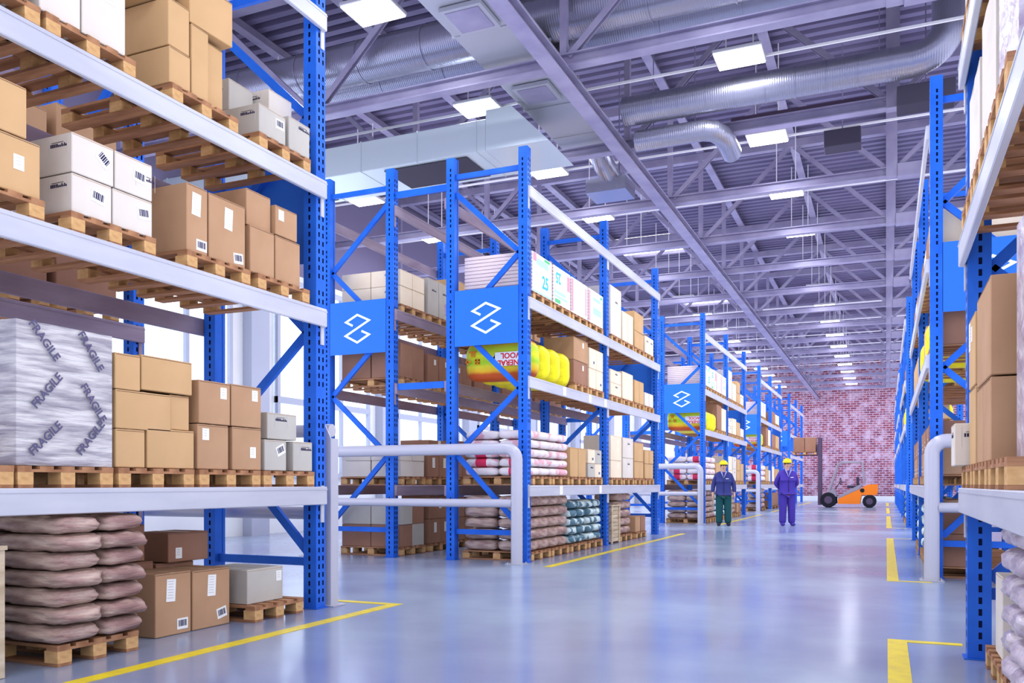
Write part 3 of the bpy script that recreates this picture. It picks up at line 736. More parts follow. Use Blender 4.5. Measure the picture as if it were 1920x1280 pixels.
pallet(-5.36, 5.985, 0, 'wooden pallet on the floor under a grey carton, near upright', w=.65)
fbox(5.70, 6.17, .137, .43, 'grey', 'grey carton with white slip on floor pallet near upright', [(SMALL, 'f', .75, .72, 0)], dx=.55, xf=-4.90)

# generic stacks -------------------------------------------------
def stack(xf, sgn, y0, y1, z, rows, c, where, depth=.55, sec=False, labs=None, jit=.012, pal=True, palw=None, pname=None, back=False):
    """rows: list of (n across, height). goods front faces the aisle"""
    w = y1-y0
    if pal:
        flat_pallet(xf-sgn*.575, (y0+y1)/2, z, 'wooden pallet under %s' % where, w=round(w-.02, 2)); z0 = z+.1375
    else: z0 = z+.001
    zz = z0
    rn = ('bottom', 'middle', 'top') if len(rows) == 3 else (('bottom', 'top') if len(rows) == 2 else ('',)*len(rows) if len(rows) == 1 else ORD)
    for r, (n, h) in enumerate(rows):
        cn = {1: ('',), 2: ('left', 'right'), 3: ('left', 'centre', 'right')}[n]
        for i in range(n):
            cw = (w-.03)/n; yy = y0+.015+cw*(i+.5)
            cc = c[(r*3+i) % len(c)] if isinstance(c, (list, tuple)) else c
            i2 = i if sgn > 0 else n-1-i
            pos = ' '.join(q for q in (rn[r], cn[i2]) if q)
            lb = (labs[(r+i) % len(labs)] if labs else ())
            carton(xf-sgn*(.015+depth/2)-sgn*random.uniform(0, jit), yy, zz, depth, cw-.01, h-.004, cc, ('%s carton, %s, %s' % (COL[cc], pos, where)) if pos else '%s carton, %s' % (COL[cc], where), lb, rz=0 if sgn > 0 else PI)
            if back:
                carton(xf-sgn*(.035+depth*1.5), yy, zz, depth, cw-.01, h-.004, cc, '%s carton, rear %s, %s' % (COL[cc], pos, where))
        zz += h
def where(p, lev, rack): return '%s pallet, %s, %s' % (p, SHELF[lev], rack)
SL = [(SMALL, 'f', .3, .75, 0)]; BL = [(BAR, 'f', .3, .3, 0)]; DL = [(DOC, 'f', 0, .65, 0)]; PL = [(PRT, 'f', .1, .7, 0), (PRT, 's', .4, .7, 0)]

def sacks(xf, sgn, y0, y1, z, layers, cols, rows_x, kind, what, group, pal=True, W=None, L=.56, H=.14, edge_only=True, hero=False):
    if pal: flat_pallet(xf-sgn*.575, (y0+y1)/2, z, 'wooden pallet under %s' % what, w=round(y1-y0-.02, 2)); z0 = z+.138
    else: z0 = z+.14
    w = (y1-y0)/cols
    for r in range(layers):
        for i in range(cols):
            for j in range(rows_x):
                if edge_only and j > 0 and i > 0: continue
                cn = {1: '', 2: ('left', 'right')[i if i < 2 else 1], 4: ('first', 'second', 'third', 'fourth')[min(i, 3)]}[cols]
                sack(xf-sgn*(.015+L*(j+.5)), y0+w*(i+.5)+random.uniform(-.01, .01), z0+r*H, L, round(w*1.0, 3), H*.99, kind,
                     '%s sack, %s%s column, %s layer, %s' % ({'beige': 'beige', 'pink': 'white and red', 'teal': 'white and dark teal', 'violet': 'hazy violet'}[kind], 'rear ' if j else '', cn, ORD[r], what),
                     r*3+i+j, group, rz=random.choice((0, PI)))

def board_pack(x, y, z, dx, dy, dz, label, style):
    b = MB(); n = 11; h = dz/n
    for i in range(n):
        b.box(-dx/2, dx/2, -dy/2, dy/2, i*h+.004, (i+1)*h-.004, 0, .004)
        if i: b.box(-dx/2+.01, dx/2-.01, -dy/2+.01, dy/2-.01, i*h-.004, i*h+.004, 1)
    o = link('insulation_board_pack', b.mesh('boards', [FOAM, FOAM2]), None, (x, y, z+.001)); tag(o, label, 'board pack')
    s = MB(); s.box(dx/2+.0005, dx/2+.003, -dy/2+.01, dy/2-.01, .005, dz-.005, 0)
    X = dx/2+.003
    def r(y0, y1, z0, z1, m): s.box(X, X+.002, y0*dy, y1*dy, z0*dz, z1*dz, m)
    if style == 1: r(-.46, -.3, .78, .98, 3); r(-.3, .3, .72, .88, 2); r(.1, .38, .9, .97, 4); r(-.47, .47, .02, .06, 2)
    if style == 2: r(-.45, .2, .28, .36, 2); r(-.4, -.1, .04, .14, 4); r(.3, .47, .5, .9, 3); r(-.45, .3, .18, .24, 2)
    if style == 3: r(-.48, -.38, .05, .95, 3); r(-.1, -.05, .1, .9, 0); r(.35, .42, .1, .9, 3)
    if style == 4: r(-.48, -.40, .05, .95, 3); r(-.2, .3, .7, .8, 2); r(-.2, .35, .3, .5, 2); r(.3, .42, .85, .92, 4)
    q = link('printed_wrap', s.mesh('wrap', [WHITEP, WHITEP, CYANL, PINKP, GREENP]), o)
    if style in (1, 2):
        t = link('printed_number', text_mesh('25', .27 if style == 1 else .24, CYAN, .002), q, (X+.001, (.15 if style == 1 else -.22)*dy, (.34 if style == 1 else .72)*dz))
        t.rotation_euler = (Matrix.Rotation(PI/2, 3, 'Z') @ Matrix.Rotation(PI/2, 3, 'X') @ Matrix.Rotation(0 if style == 1 else PI, 3, 'Z')).to_euler()
    return o

def wool_bag(x, y, z, dx, dy, dz, label, printed=False, seed=0):
    key = ('wool', dx, dy, dz, printed)
    def mk():
        b = MB(); nu, nv = 40, 22; vs = []; fs = []
        def sp(v, e): return math.copysign(abs(v)**e, v)
        for j in range(nv+1):
            ph = -PI/2+PI*j/nv
            for i in range(nu):
                th = 2*PI*i/nu
                yy = sp(math.sin(ph), .7)*dy/2
                rx = sp(math.cos(ph), .42)
                xx = rx*sp(math.cos(th), .28)*dx/2; zz = rx*sp(math.sin(th), .62)*dz/2
                n_ = noise.noise(Vector((xx*7, yy*9, zz*9)))*.02
                vs.append((xx*(1+n_), yy, zz*(1+n_*1.5)+dz/2))
        for j in range(nv):
            for i in range(nu):
                a = j*nu+i; c = j*nu+(i+1) % nu; fs.append((a, a+nu, c+nu, c))
        b.add(vs, fs, 0, True); return b.mesh('wool_bag', [YPACK if printed else YBAG])
    o = link('mineral_wool_bag', cached(key, mk), None, (x, y, z), (0, 0, 0)); tag(o, label, 'insulation bag', 'yellow mineral wool bags')
    if printed:
        s2 = MB(); s = MB(); s.box(-.02, .52, -dy/2-.016, -dy/2-.012, .20, .41, 0)
        for k in range(5): s.prism([(-.02-.02*k, .23+.02*k), (-.02, .23), (-.02, .38)], -dy/2-.0158, -dy/2-.0122, 0)
        for (a, c, d, e) in ((-.46, -.34, .43, .45), (-.42, -.40, .36, .43), (-.38, -.36, .36, .43), (-.52, -.42, .28, .30), (-.49, -.47, .24, .34), (-.36, -.28, .30, .32), (-.35, -.33, .24, .33), (-.30, -.28, .24, .33), (-.36, -.28, .26, .275)):
            s2.box(a, c, -dy/2-.015, -dy/2-.012, d, e)
        link('printed_marks', s2.mesh('marks', [ORANGEP]), o); link('printed_patch', s.mesh('patch', [WHITEP]), o)
        for tx, zz in (('MINERAL', .25), ('WOOL', .355)):
            t = link('printed_word', text_mesh(tx, .115, RED, .002), o, (.26, -dy/2-.018, zz)); t.rotation_euler = (PI/2, PI, 0)
    return o

# ---- blocks two to five, left -----------------------------------
def left_block(k):
    y0 = BLK[k][0]+UP+.06; L1, L2, L3, _ = LEV[k]; rk = '%s left rack' % BN[k]; s = (BLK[k][1]-BLK[k][0])/3.87
    a = lambda t: y0+(t-11.80)*s
    X = XL-.01
    det = k == 2
    grp = '%s left rack sacks' % BN[k]
    # floor
    if k <= 3:
        for i, (p, q) in enumerate(((11.84, 12.66), (12.70, 13.50))):
            sacks(X-.02, 1, a(p), a(q), 0, 5, 2, 2 if i == 0 else 1, 'beige', '%s floor pallet, %s' % (('first', 'second')[i], rk), grp, H=.168)
        for i, (p, q) in enumerate(((13.60, 14.42), (14.52, 15.34))):
            sacks(X-.02, 1, a(p), a(q), 0, 5 if det else 4, 2, 1, 'teal', '%s floor pallet, %s' % (('third', 'fourth')[i], rk), grp, H=.147 if det else .18)
    else:
        sacks(X-.02, 1, a(11.84), a(13.5), 0, 4, 2, 1, 'beige', 'first floor pallet, %s' % rk, grp, H=.21)
    # lower shelf
    nl = 5 if det else 4 if k == 3 else 3
    sacks(X, 1, a(11.83), a(12.64), L1, nl, 2, 2, 'pink', 'first pallet, lower shelf, %s' % rk, grp, H=.139*5/nl)
    sacks(X, 1, a(12.66), a(13.47), L1, nl, 2, 1, 'pink', 'second pallet, lower shelf, %s' % rk, grp, H=.139*5/nl)
    stack(X, 1, a(13.55), a(14.38), L1, [(2, .54)] if not det else [(2, .50)], 'gold', where('third', 1, rk))
    stack(X, 1, a(14.45), a(15.28), L1, [(2, .25), (2, .25)] if det else [(2, .5)], ['grey', 'cream'], where('fourth', 1, rk), labs=[PL, BL] if det else None)
    # middle shelf: wool bags straight on the boards
    for i in range(4):
        if k >= 4 and i > 1: break
        wool_bag(XL-.60, a(12.06+i*.455), L2+.002, 1.16, .44, .60 if i else .62,
                 ('yellow green printed mineral wool bag, first of row on middle shelf, %s' % rk) if i == 0 else 'plain yellow mineral wool bag, %s of row, middle shelf, %s' % (('', 'second', 'third', 'fourth')[i], rk), printed=(i == 0), seed=i)
    stack(X, 1, a(13.72), a(14.50), L2, [(1, .78)] if not det else [(1, .40), (1, .39)], 'brown' if not det else ['brown', 'tan'], where('third', 2, rk), labs=[SL] if det else None)
    stack(X, 1, a(14.53), a(15.36), L2, [(2, .36), (2, .36)] if det else [(2, .72)], 'cream', where('fourth', 2, rk), labs=[(), BL] if det else None)
    # upper shelf: board packs
    for i, (p, q) in enumerate(((11.84, 12.68), (12.72, 13.54), (13.57, 14.44), (14.48, 15.34))):
        if k >= 4 and i > 1: break
        flat_pallet(XL-.585, (a(p)+a(q))/2, L3, 'wooden pallet under %s board pack, upper shelf, %s' % (ORD[i] if i else 'first', rk), w=.8)
        board_pack(XL-.585, (a(p)+a(q))/2, L3+.1375, 1.12, q-p-.02, .60, 'printed foam board pack, %s along, upper shelf, %s' % (('first', 'second', 'third', 'fourth')[i], rk), i+1 if k <= 3 else 3)
    # second bay
    if k >= 4:
        stack(X, 1, a(15.85), a(16.9), L1, [(2, .7)], 'cream', where('fifth', 1, rk)); stack(X, 1, a(17.2), a(18.9), L1, [(2, .6)], 'gold', where('sixth', 1, rk), palw=.8)
        stack(X, 1, a(15.85), a(17.2), L2, [(2, .6)], 'brown', where('fifth', 2, rk)); stack(X, 1, a(17.4), a(18.9), L2, [(2, .6)], 'gold', where('sixth', 2, rk))
        stack(X, 1, a(15.85), a(17.2), L3, [(2, .5)], 'brown', where('fifth', 3, rk)); stack(X, 1, a(17.4), a(18.9), L3, [(2, .45)], 'cream', where('sixth', 3, rk))
        stack(X, 1, a(15.85), a(18.5), 0, [(3, .6)], 'brown', where('last', 0, rk))
        return
    crate(X-1.0, X-.02, a(15.85), a(16.42), .003, .72, 'pale slatted wooden crate on the floor under the %s' % rk)
    sacks(X-.02, 1, a(16.5), a(17.35), 0, 5, 2, 1, 'beige', 'sixth floor pallet, %s' % rk, grp, H=.168)
    stack(X, 1, a(17.6), a(18.42), 0, [(2, .33)], ['tan', 'brown'], where('seventh', 0, rk))
    pa = ((15.82, 16.58), (16.64, 17.44), (17.52, 18.28), (18.36, 19.12))
    stack(X, 1, a(pa[0][0]), a(pa[0][1]), L1, [(1, .34), (1, .48)], 'cream', where('fifth', 1, rk), labs=[SL])
    stack(X, 1, a(pa[1][0]), a(pa[1][1]), L1, [(1, .41), (1, .41)], 'white', where('sixth', 1, rk), labs=[PL])
    stack(X, 1, a(pa[2][0]), a(pa[2][1]), L1, [(2, .36), (1, .40)], 'gold', where('seventh', 1, rk))
    stack(X, 1, a(pa[3][0]), a(pa[3][1]), L1, [(2, .33), (2, .30)] if det else [(2, .62)], ['gold', 'gold', 'cream'], where('eighth', 1, rk))
    stack(X, 1, a(pa[0][0]), a(pa[0][1]), L2, [(1, .25), (1, .25)], 'cream', where('fifth', 2, rk), labs=[PL])
    stack(X, 1, a(pa[1][0]), a(pa[1][1]), L2, [(2, .55)], 'cream', where('sixth', 2, rk))
    stack(X, 1, a(pa[2][0]), a(pa[2][1]), L2, [(2, .48)], 'gold', where('seventh', 2, rk))
    stack(X, 1, a(pa[3][0]), a(pa[3][1]), L2, [(2, .30)], 'white', where('eighth', 2, rk))
    stack(X, 1, a(pa[0][0]), a(pa[0][1]), L3, [(1, .95)], 'white', where('fifth', 3, rk), labs=[PL])
    stack(X, 1, a(pa[1][0]), a(pa[1][1]), L3, [(2, .6)], 'cream', where('sixth', 3, rk))
    stack(X, 1, a(pa[2][0]), a(pa[2][1]), L3, [(2, .36), (1, .40)], 'gold', where('seventh', 3, rk))
    stack(X, 1, a(pa[3][0]), a(pa[3][1]), L3, [(2, .38)], 'cream', where('eighth', 3, rk), labs=[PL])
for k in (2, 3, 4): left_block(k)

# ---- rear row ---------------------------------------------------
XQ = XLR-.01
rk = 'second left rear rack'
def a2(t): return t
stack(XQ, 1, 11.8, 12.6, 0, [(2, .36), (2, .38)], ['brown', 'grey'], where('first', 0, rk), back=True)
stack(XQ, 1, 12.75, 13.55, 0, [(2, .42), (1, .40)], 'brown', where('second', 0, rk), labs=[DL])
stack(XQ, 1, 13.7, 14.5, 0, [(2, .42), (2, .36)], 'brown', where('third', 0, rk))
stack(XQ, 1, 11.8, 12.6, LEV[2][0], [(2, .26), (2, .20)], 'white', where('first', 1, rk), labs=[[(PRT, 's', .2, .7, 0)]], back=True)
stack(XQ, 1, 12.7, 13.5, LEV[2][0], [(2, .38), (1, .25)], 'brown', where('second', 1, rk), labs=[DL])
stack(XQ, 1, 13.6, 14.4, LEV[2][0], [(2, .36), (1, .30)], 'brown', where('third', 1, rk))
stack(XQ, 1, 14.5, 15.3, LEV[2][0], [(1, .62)], 'brown', where('fourth', 1, rk))
stack(XQ, 1, 11.8, 12.6, LEV[2][1], [(2, .55)], 'brown', where('first', 2, rk), back=True)
stack(XQ, 1, 12.7, 13.5, LEV[2][1], [(2, .50)], 'brown', where('second', 2, rk), labs=[SL])
stack(XQ, 1, 13.6, 14.4, LEV[2][1], [(2, .46)], 'brown', where('third', 2, rk), labs=[SL])
stack(XQ, 1, 14.5, 15.3, LEV[2][1], [(2, .5)], 'brown', where('fourth', 2, rk))
stack(XQ, 1, 11.8, 12.6, LEV[2][2], [(2, .30), (2, .26)], 'cream', where('first', 3, rk), labs=[[(PRT, 's', .2, .7, 0)]], back=True)
stack(XQ, 1, 12.7, 13.5, LEV[2][2], [(2, .62)], 'grey', where('second', 3, rk), labs=[PL])
stack(XQ, 1, 13.6, 14.4, LEV[2][2], [(2, .34), (1, .46)], 'gold', where('third', 3, rk))
stack(XQ, 1, 14.5, 15.3, LEV[2][2], [(2, .5)], 'gold', where('fourth', 3, rk))
for lev in (1, 2, 3):
    for i, y in enumerate((15.75, 16.6, 17.5, 18.4)):
        stack(XQ, 1, y, y+.8, LEV[2][lev-1], [(1, .6)], 'brown' if lev < 3 else 'tan', where(('fifth', 'sixth', 'seventh', 'eighth')[i], lev, rk), depth=1.1)
rk = 'near left rear rack'
for lev in (1, 2, 3):
    for i, y in enumerate((5.62, 4.84, 4.06, 3.28)):
        if lev == 1 and i > 1: continue
        flat_pallet(XQ-.575, y+.36, LEV[1][lev-1], 'wooden pallet under large brown carton, ' + where(PW[i], lev, rk), w=.7)
        carton(XQ-.575, y+.36, LEV[1][lev-1]+.1375, 1.1, .68, .62 if (i+lev) % 2 else .5, 'brown' if lev < 3 else 'tan', 'large brown carton, ' + where(PW[i], lev, rk))

# ---- right side -------------------------------------------------
rk = 'right foreground rack'; xr = XR-.04
def rpallet(yc, z, label): pallet(xr+(.575 if z else .70), yc, z, label, w=.72, rz=PI)
for lev in (0, 1, 2, 3):
    for i, yc in enumerate((5.93, 5.14, 4.35)):
        if lev == 0: yc -= .12
        rpallet(yc, (0, *LEV[1])[lev], 'wooden pallet, %s from cross aisle, on %s of %s' % (PW[i], SHELF[lev], rk))
Z = LEV[1][0]+.138
def rbox(y0, y1, z0, z1, c, label, labs=(), dx=.5, xf=xr+.02):
    return carton(xf+dx/2, (y0+y1)/2, z0, dx, y1-y0-.006, z1-z0-.004, c, label, labs, rz=PI)
rbox(6.0, 6.28, Z, 1.53, 'white', 'pale grey carton with dark stamp jutting out beside right foreground upright', [(PRT, 'f', 0, .72, 0), (PRT, 'b', .5, .72, 0)], xf=xr-.06)
rbox(5.58, 5.985, Z, 1.72, 'gold', 'tall tan carton, bottom left, end pallet, lower shelf, right foreground rack')
rbox(5.60, 5.985, 1.725, 2.15, 'gold', 'tan carton with white slip, top, end pallet, right foreground rack', [(SMALL, 'f', 0, .75, 0), (DOC, 'f', -.7, .75, 0)])
rbox(4.80, 5.15, Z, 1.68, 'tan', 'tan carton, bottom, second pallet, lower shelf, right foreground rack')
rbox(5.16, 5.48, Z, 1.68, 'tan', 'tan carton, bottom beside end pallet, lower shelf, right foreground rack')
rbox(4.80, 5.48, 1.685, 2.18, 'tan', 'wide tan carton, top, second pallet, lower shelf, right foreground rack', dx=.6)
wrapped_load(xr+.62, 4.35, Z, 1.0, .70, 1.1, 'hazy film wrapped load, lower shelf, right foreground rack', m=FILMP, text=False, seed=3)
Z = LEV[1][1]+.138
wrapped_load(xr+.585, 5.93, Z, 1.08, .66, .70, 'white wrapped load, end pallet, middle shelf, right foreground rack', m=CARD['white'], text=False, seed=4)
wrapped_load(xr+.585, 5.14, Z, 1.08, .66, .78, 'white wrapped load, second pallet, middle shelf, right foreground rack', m=CARD['white'], text=False, seed=5)
wrapped_load(xr+.585, 4.35, Z, 1.08, .66, .74, 'white wrapped load, third pallet, middle shelf, right foreground rack', m=FILMP, text=False, seed=6)
Z = LEV[1][2]+.138
for i, yc in enumerate((5.93, 5.14, 4.35)):
    rbox(yc-.33, yc+.33, Z, Z+.6, 'white' if i != 1 else 'tan', '%s carton, %s pallet, upper shelf, right foreground rack' % ('large white' if i != 1 else 'large tan', PW[i]), dx=.9)
# floor: box and film wrapped sacks
rbox(5.62, 5.95, .138, .62, 'white', 'pinkish white carton on the floor pallet beside right foreground upright', dx=.4, xf=xr+.16)
for r in range(6):
    for i in (0, 1):
        sack(xr+.41, 4.64+.345*i, .139+r*.138, .60, .345, .142, 'violet', 'hazy violet sack, %s column, %s layer, floor, right foreground rack' % (('left', 'right')[1-i], ORD[r]), r+i, 'wrapped sacks, right foreground rack', hero=True)

def right_block(k):
    rk = '%s right rack' % BN[k]; X = XR+.01; ys = BLK[k]; sc = (ys[1]-ys[0])/3.87
    def a(t): return ys[0]+.2+(t)*sc
    P4 = ((0, .8), (.92, 1.72), (1.84, 2.64), (2.76, 3.5))
    L = (0, *LEV[k])
    for bay in range(2 if k < 4 else 1):
        o = bay*3.87
        for i, (p, q) in enumerate(P4):
            if k > 2 and i in (2,): continue
            if k == 4 and i > 1: continue
            nm = ('first', 'second', 'third', 'fourth', 'fifth', 'sixth', 'seventh', 'eighth')[bay*4+i]
            if k == 2 or i % 2 == 0:
                stack(X, -1, a(p+o), a(q+o), L[1], [(2, .36), (1, .3)] if k == 2 else [(1, .6)], ['tan', 'brown'], where(nm, 1, rk), labs=[BL] if k == 2 else None, back=(k == 2 and bay == 0 and i == 0))
            stack(X, -1, a(p+o), a(q+o), L[3], [(1, .5)], 'brown' if i % 2 else 'cream', where(nm, 3, rk), depth=1.0)
            if k == 2 and bay == 0 and i == 0:
                stack(X, -1, a(p+o), a(q+o), L[2], [(2, .5)], 'brown', where(nm, 2, rk), back=True)
            elif (i == 1 or i == 3) and bay == 0:
                wool_bag(XR+.60, a(p+o)+.4, L[2]+.002, 1.2, .56, .66, 'plain yellow mineral wool bag, %s place, middle shelf, %s' % (nm, rk))
            else:
                stack(X, -1, a(p+o), a(q+o), L[2], [(1, .55)], 'gold', where(nm, 2, rk), depth=1.0)
            if bay == 0 and k < 4:
                if i < 2 and k == 2: stack(X, -1, a(p+o), a(q+o), 0, [(1, .40), (1, .35)], 'brown', where(nm, 0, rk))
                elif i == 3: sacks(X, -1, a(p+o), a(q+o), 0, 4, 2, 1, 'teal', '%s floor pallet, %s' % (nm, rk), rk+' sacks', H=.18)
                else: sacks(X, -1, a(p+o), a(q+o), 0, 4, 2, 1, 'beige', '%s floor pallet, %s' % (nm, rk), rk+' sacks', H=.2)
            elif bay == 1 and i in (0, 1): sacks(X, -1, a(p+o), a(q+o), 0, 4, 2, 1, 'teal', '%s floor pallet, %s' % (nm, rk), rk+' sacks', H=.2)
for k in (2, 3, 4): right_block(k)

# ---------------------------------------------------------------- roof steel
def trusses():
    for t in range(-1, 15):
        y = 11.5+3.28*t
        root = bpy.data.objects.new('roof_truss', None); C.objects.link(root); root.location = (0, y, 0)
        tag(root, '%s grey steel roof truss from the camera, lattice webbed' % ('first second third fourth fifth sixth seventh eighth ninth tenth eleventh twelfth thirteenth fourteenth fifteenth sixteenth'.split()[t+1]), 'truss', 'roof trusses')
        b = MB()
        b.box(-13, .48, -.09, .09, CH, CH+.02); b.box(-13, .48, -.09, .09, CH+.16, CH+.18); b.box(-13, .48, -.02, .02, CH+.02, CH+.16)
        link('bottom_chord', b.mesh('chord', [TRUSS]), root)
        link('stub_plate', MB().box(.203, .62, -.12, .12, CH-.03, CH+.21).mesh('stub', [TRUSS]), root)
        b = MB(); b.box(-13, 8.9, -.09, .09, 9.12, 9.30); link('top_chord', b.mesh('top', [TRUSS]), root)
        link('post', MB().box(0, .2, -.1, .1, CH-.012, 9.119).mesh('post', [TRUSS]), root)
        for x in (-4.2, -8.5, -12.8): link('post', MB().box(x-.05, x+.05, -.05, .05, CH+.18, 9.12).mesh('post', [TRUSS]), root)
        for x0 in (.1, -4.2, -8.5):
            for s_ in (-1, 1):
                if x0 == .1 and s_ == 1: q = (2.3, 0, 9.2); w_ = .08
                else: q = (x0+s_*2.15, 0, 9.2); w_ = .09
                d = MB(); p = (x0+s_*.08, 0, CH+.15)
                d.bar((p[0], -.04, p[2]), (q[0], -.04, q[2]), .012, w_); d.bar((p[0], .04, p[2]), (q[0], .04, q[2]), .012, w_); d.bar(p, q, .06, .012)
                link('diagonal', d.mesh('diag', [TRUSS]), root)
trusses()
def roof_beams():
    for i, x in enumerate((-12.8, -10.65, -8.5, -6.35, -4.2, -2.05, .1, 2.3, 4.5, 6.7)):
        b = MB(); b.box(x-.09, x+.09, -5, 61.9, 9.305, 9.325); b.box(x-.02, x+.02, -5, 61.9, 9.325, 9.497); 
        o = link('roof_purlin', b.mesh('purlin', [TRUSS]))
        tag(o, 'long grey purlin under the roof deck, %s line from the left wall' % ('first second third fourth fifth sixth seventh eighth ninth tenth'.split()[i]), 'purlin', 'roof purlins')
    b = MB(); b.box(-4.33, -4.11, -3, 61.9, CH-.19, CH-.17); b.box(-4.24, -4.20, -3, 61.9, CH-.17, CH-.03); b.box(-4.33, -4.11, -3, 61.9, CH-.03, CH-.004)
    tag(link('tie_beam', b.mesh('tie', [TRUSS])), 'long grey steel tie beam running along the aisle below the trusses', 'beam')
roof_beams()

# ---------------------------------------------------------------- ducts
def ducts():
    root = bpy.data.objects.new('air_duct', None); C.objects.link(root); root.location = (-5.05, 3, 7.36)
    tag(root, 'big grey rectangular ceiling duct running along the aisle', 'duct')
    b = MB(); b.box(-.47, .47, -4, 12.2, 0, .39, 0, .01)
    for i in range(13): b.box(-.485, .485, -3.9+i*1.28, -3.87+i*1.28, -.012, .402)
    link('duct_body', b.mesh('duct', [DUCTB]), root)
    for yy in (2.0, 4.6, 7.2, 9.6):
        v = MB(); v.box(-.30, .30, yy-.32, yy+.32, -.07, -.013); link('ceiling_vent', v.mesh('vent', [DUCTB]), root)
        v = MB(); v.box(-.24, .24, yy-.26, yy+.26, -.078, -.071); link('vent_grille', v.mesh('grille', [TRUSS]), root)
    # transverse box duct
    root = bpy.data.objects.new('air_duct', None); C.objects.link(root); root.location = (-9, 13.3, 6.6)
    tag(root, 'pale zinc rectangular duct crossing above the second left rack', 'duct')
    b = MB(); b.box(-4, 3.0, -.6, .6, 0, .52, 0, .01)
    b.prism([(3.0, 0), (4.1, 0), (3.45, .66), (3.0, .66)], -.6, .6, 0)
    for i in range(7): b.box(-3.9+i*1.12, -3.885+i*1.12, -.608, .608, -.008, .528)
    link('duct_body', b.mesh('duct', [mat('bright_zinc', (0.60, 0.68, 0.76), 0.35, 0.35)]), root)
    link('vent_grille', MB().box(1.0, 2.6, -.5, .45, -.02, -.009).mesh('vent', [DARKV]), root)
    link('vent_grille', MB().box(-3.2, -.6, -.5, .45, -.02, -.009).mesh('vent', [DARKV]), root)
    # round ducts
    def rd(x0, x1, y, z, r, label, m=SPIRAL):
        b = MB(); n = int((x1-x0)/1.2)
        b.tube([(x0, 0, 0), (x1, 0, 0)], r, 28)
        for i in range(n): b.tube([(x0+i*1.2+.3, 0, 0), (x0+i*1.2+.33, 0, 0)], r+.012, 28)
        tag(link('round_duct', b.mesh('round', [m]), None, (0, y, z)), label, 'duct', 'round ceiling ducts')
    rd(-13, 8.9, 12.02, 8.11, .33, 'silver round duct crossing high under the roof, nearer of two')
    rd(-13, 8.9, 12.73, 8.10, .33, 'silver round duct crossing high under the roof, farther of two')
    b = MB()
    for i in range(10): b.tube([(-4.0+i*.45, 0, 0), (-3.985+i*.45, 0, 0)], .243, 28)
    pts = [(.35+.5*math.sin(t), 0, .5-.5*math.cos(t)) for t in (i*PI/12 for i in range(7))]
    b.tube([(-4.05, 0, 0)] + pts + [(.85, 0, 1.55)], .235, 28)
    tag(link('round_duct', b.mesh('spiral', [SPIRAL]), None, (0, 14.05, 7.42)), 'shiny spiral duct with elbow above the middle of the aisle', 'duct')
    b = MB(); pts = [(-3.9, 0, 0), (-2.75, 0, 0), (-2.6, .05, -.02), (-2.5, .2, -.05), (-2.46, .4, -.08), (-2.45, .9, -.1)]
    b.tube(pts, .17, 20)
    tag(link('round_duct', b.mesh('branch', [SPIRAL]), None, (0, 14.25, 6.98)), 'smaller dark branch duct hanging under the spiral duct', 'duct')
    q = [o for o in C.objects if o.get('label', '').startswith('smaller dark branch')][0]
    for x_ in (-3.6, -2.9): link('hanger_rod', MB().bar((x_, 0, .16), (x_, 0, 2.3), .015, .015).mesh('rod', [TRUSS]), q)
    b = MB(); b.box(-1.25, 1.25, -.22, .22, 0, .13); b.prism([(1.25, 0), (1.7, .13), (1.25, .13)], -.22, .22)
    tag(link('air_duct', b.mesh('flat', [MASTM]), None, (-1.2, 15.3, 7.32)), 'flat dark duct with wedge end above the second truss', 'duct')
    q = [o for o in C.objects if o.get('label', '').startswith('flat dark duct')][0]
    for x_ in (-.85, 1.1): link('hanger_rod', MB().bar((x_, 0, .13), (x_, 0, 1.97), .015, .015).mesh('rod', [TRUSS]), q)
    for x, y, z, w, l in ((.55, 14.4, 6.85, .8, 'dark hanging heater box beside the right rack top'), (-.72, 16.6, 7.2, .62, 'dark hanging heater box over the aisle')):
        o = link('heater_unit', MB().box(-w/2, w/2, -.2, .2, 0, .30, 0, .01).mesh('heater', [DARKV]), None, (x, y, z)); tag(o, l, 'heater')
        link('hanger_rod', MB().bar((0, 0, .3), (0, 0, 9.1-z), .02, .02).mesh('rod', [TRUSS]), o)
    b = MB(); b.bar((.2, .8, -.12), (.2, .8, 2.1), .02, .02); b.tube([(0, 0, .5), (0, 0, .25), (.05, .25, .05), (.1, .7, -.1)], .2, 20); b.box(-.38, .42, .45, 1.15, -.38, -.12)
    tag(link('round_duct', b.mesh('drop', [SPIRAL]), None, (-5.0, 15.5, 7.2)), 'shiny duct drop with square outlet at the big duct end', 'duct')
ducts()

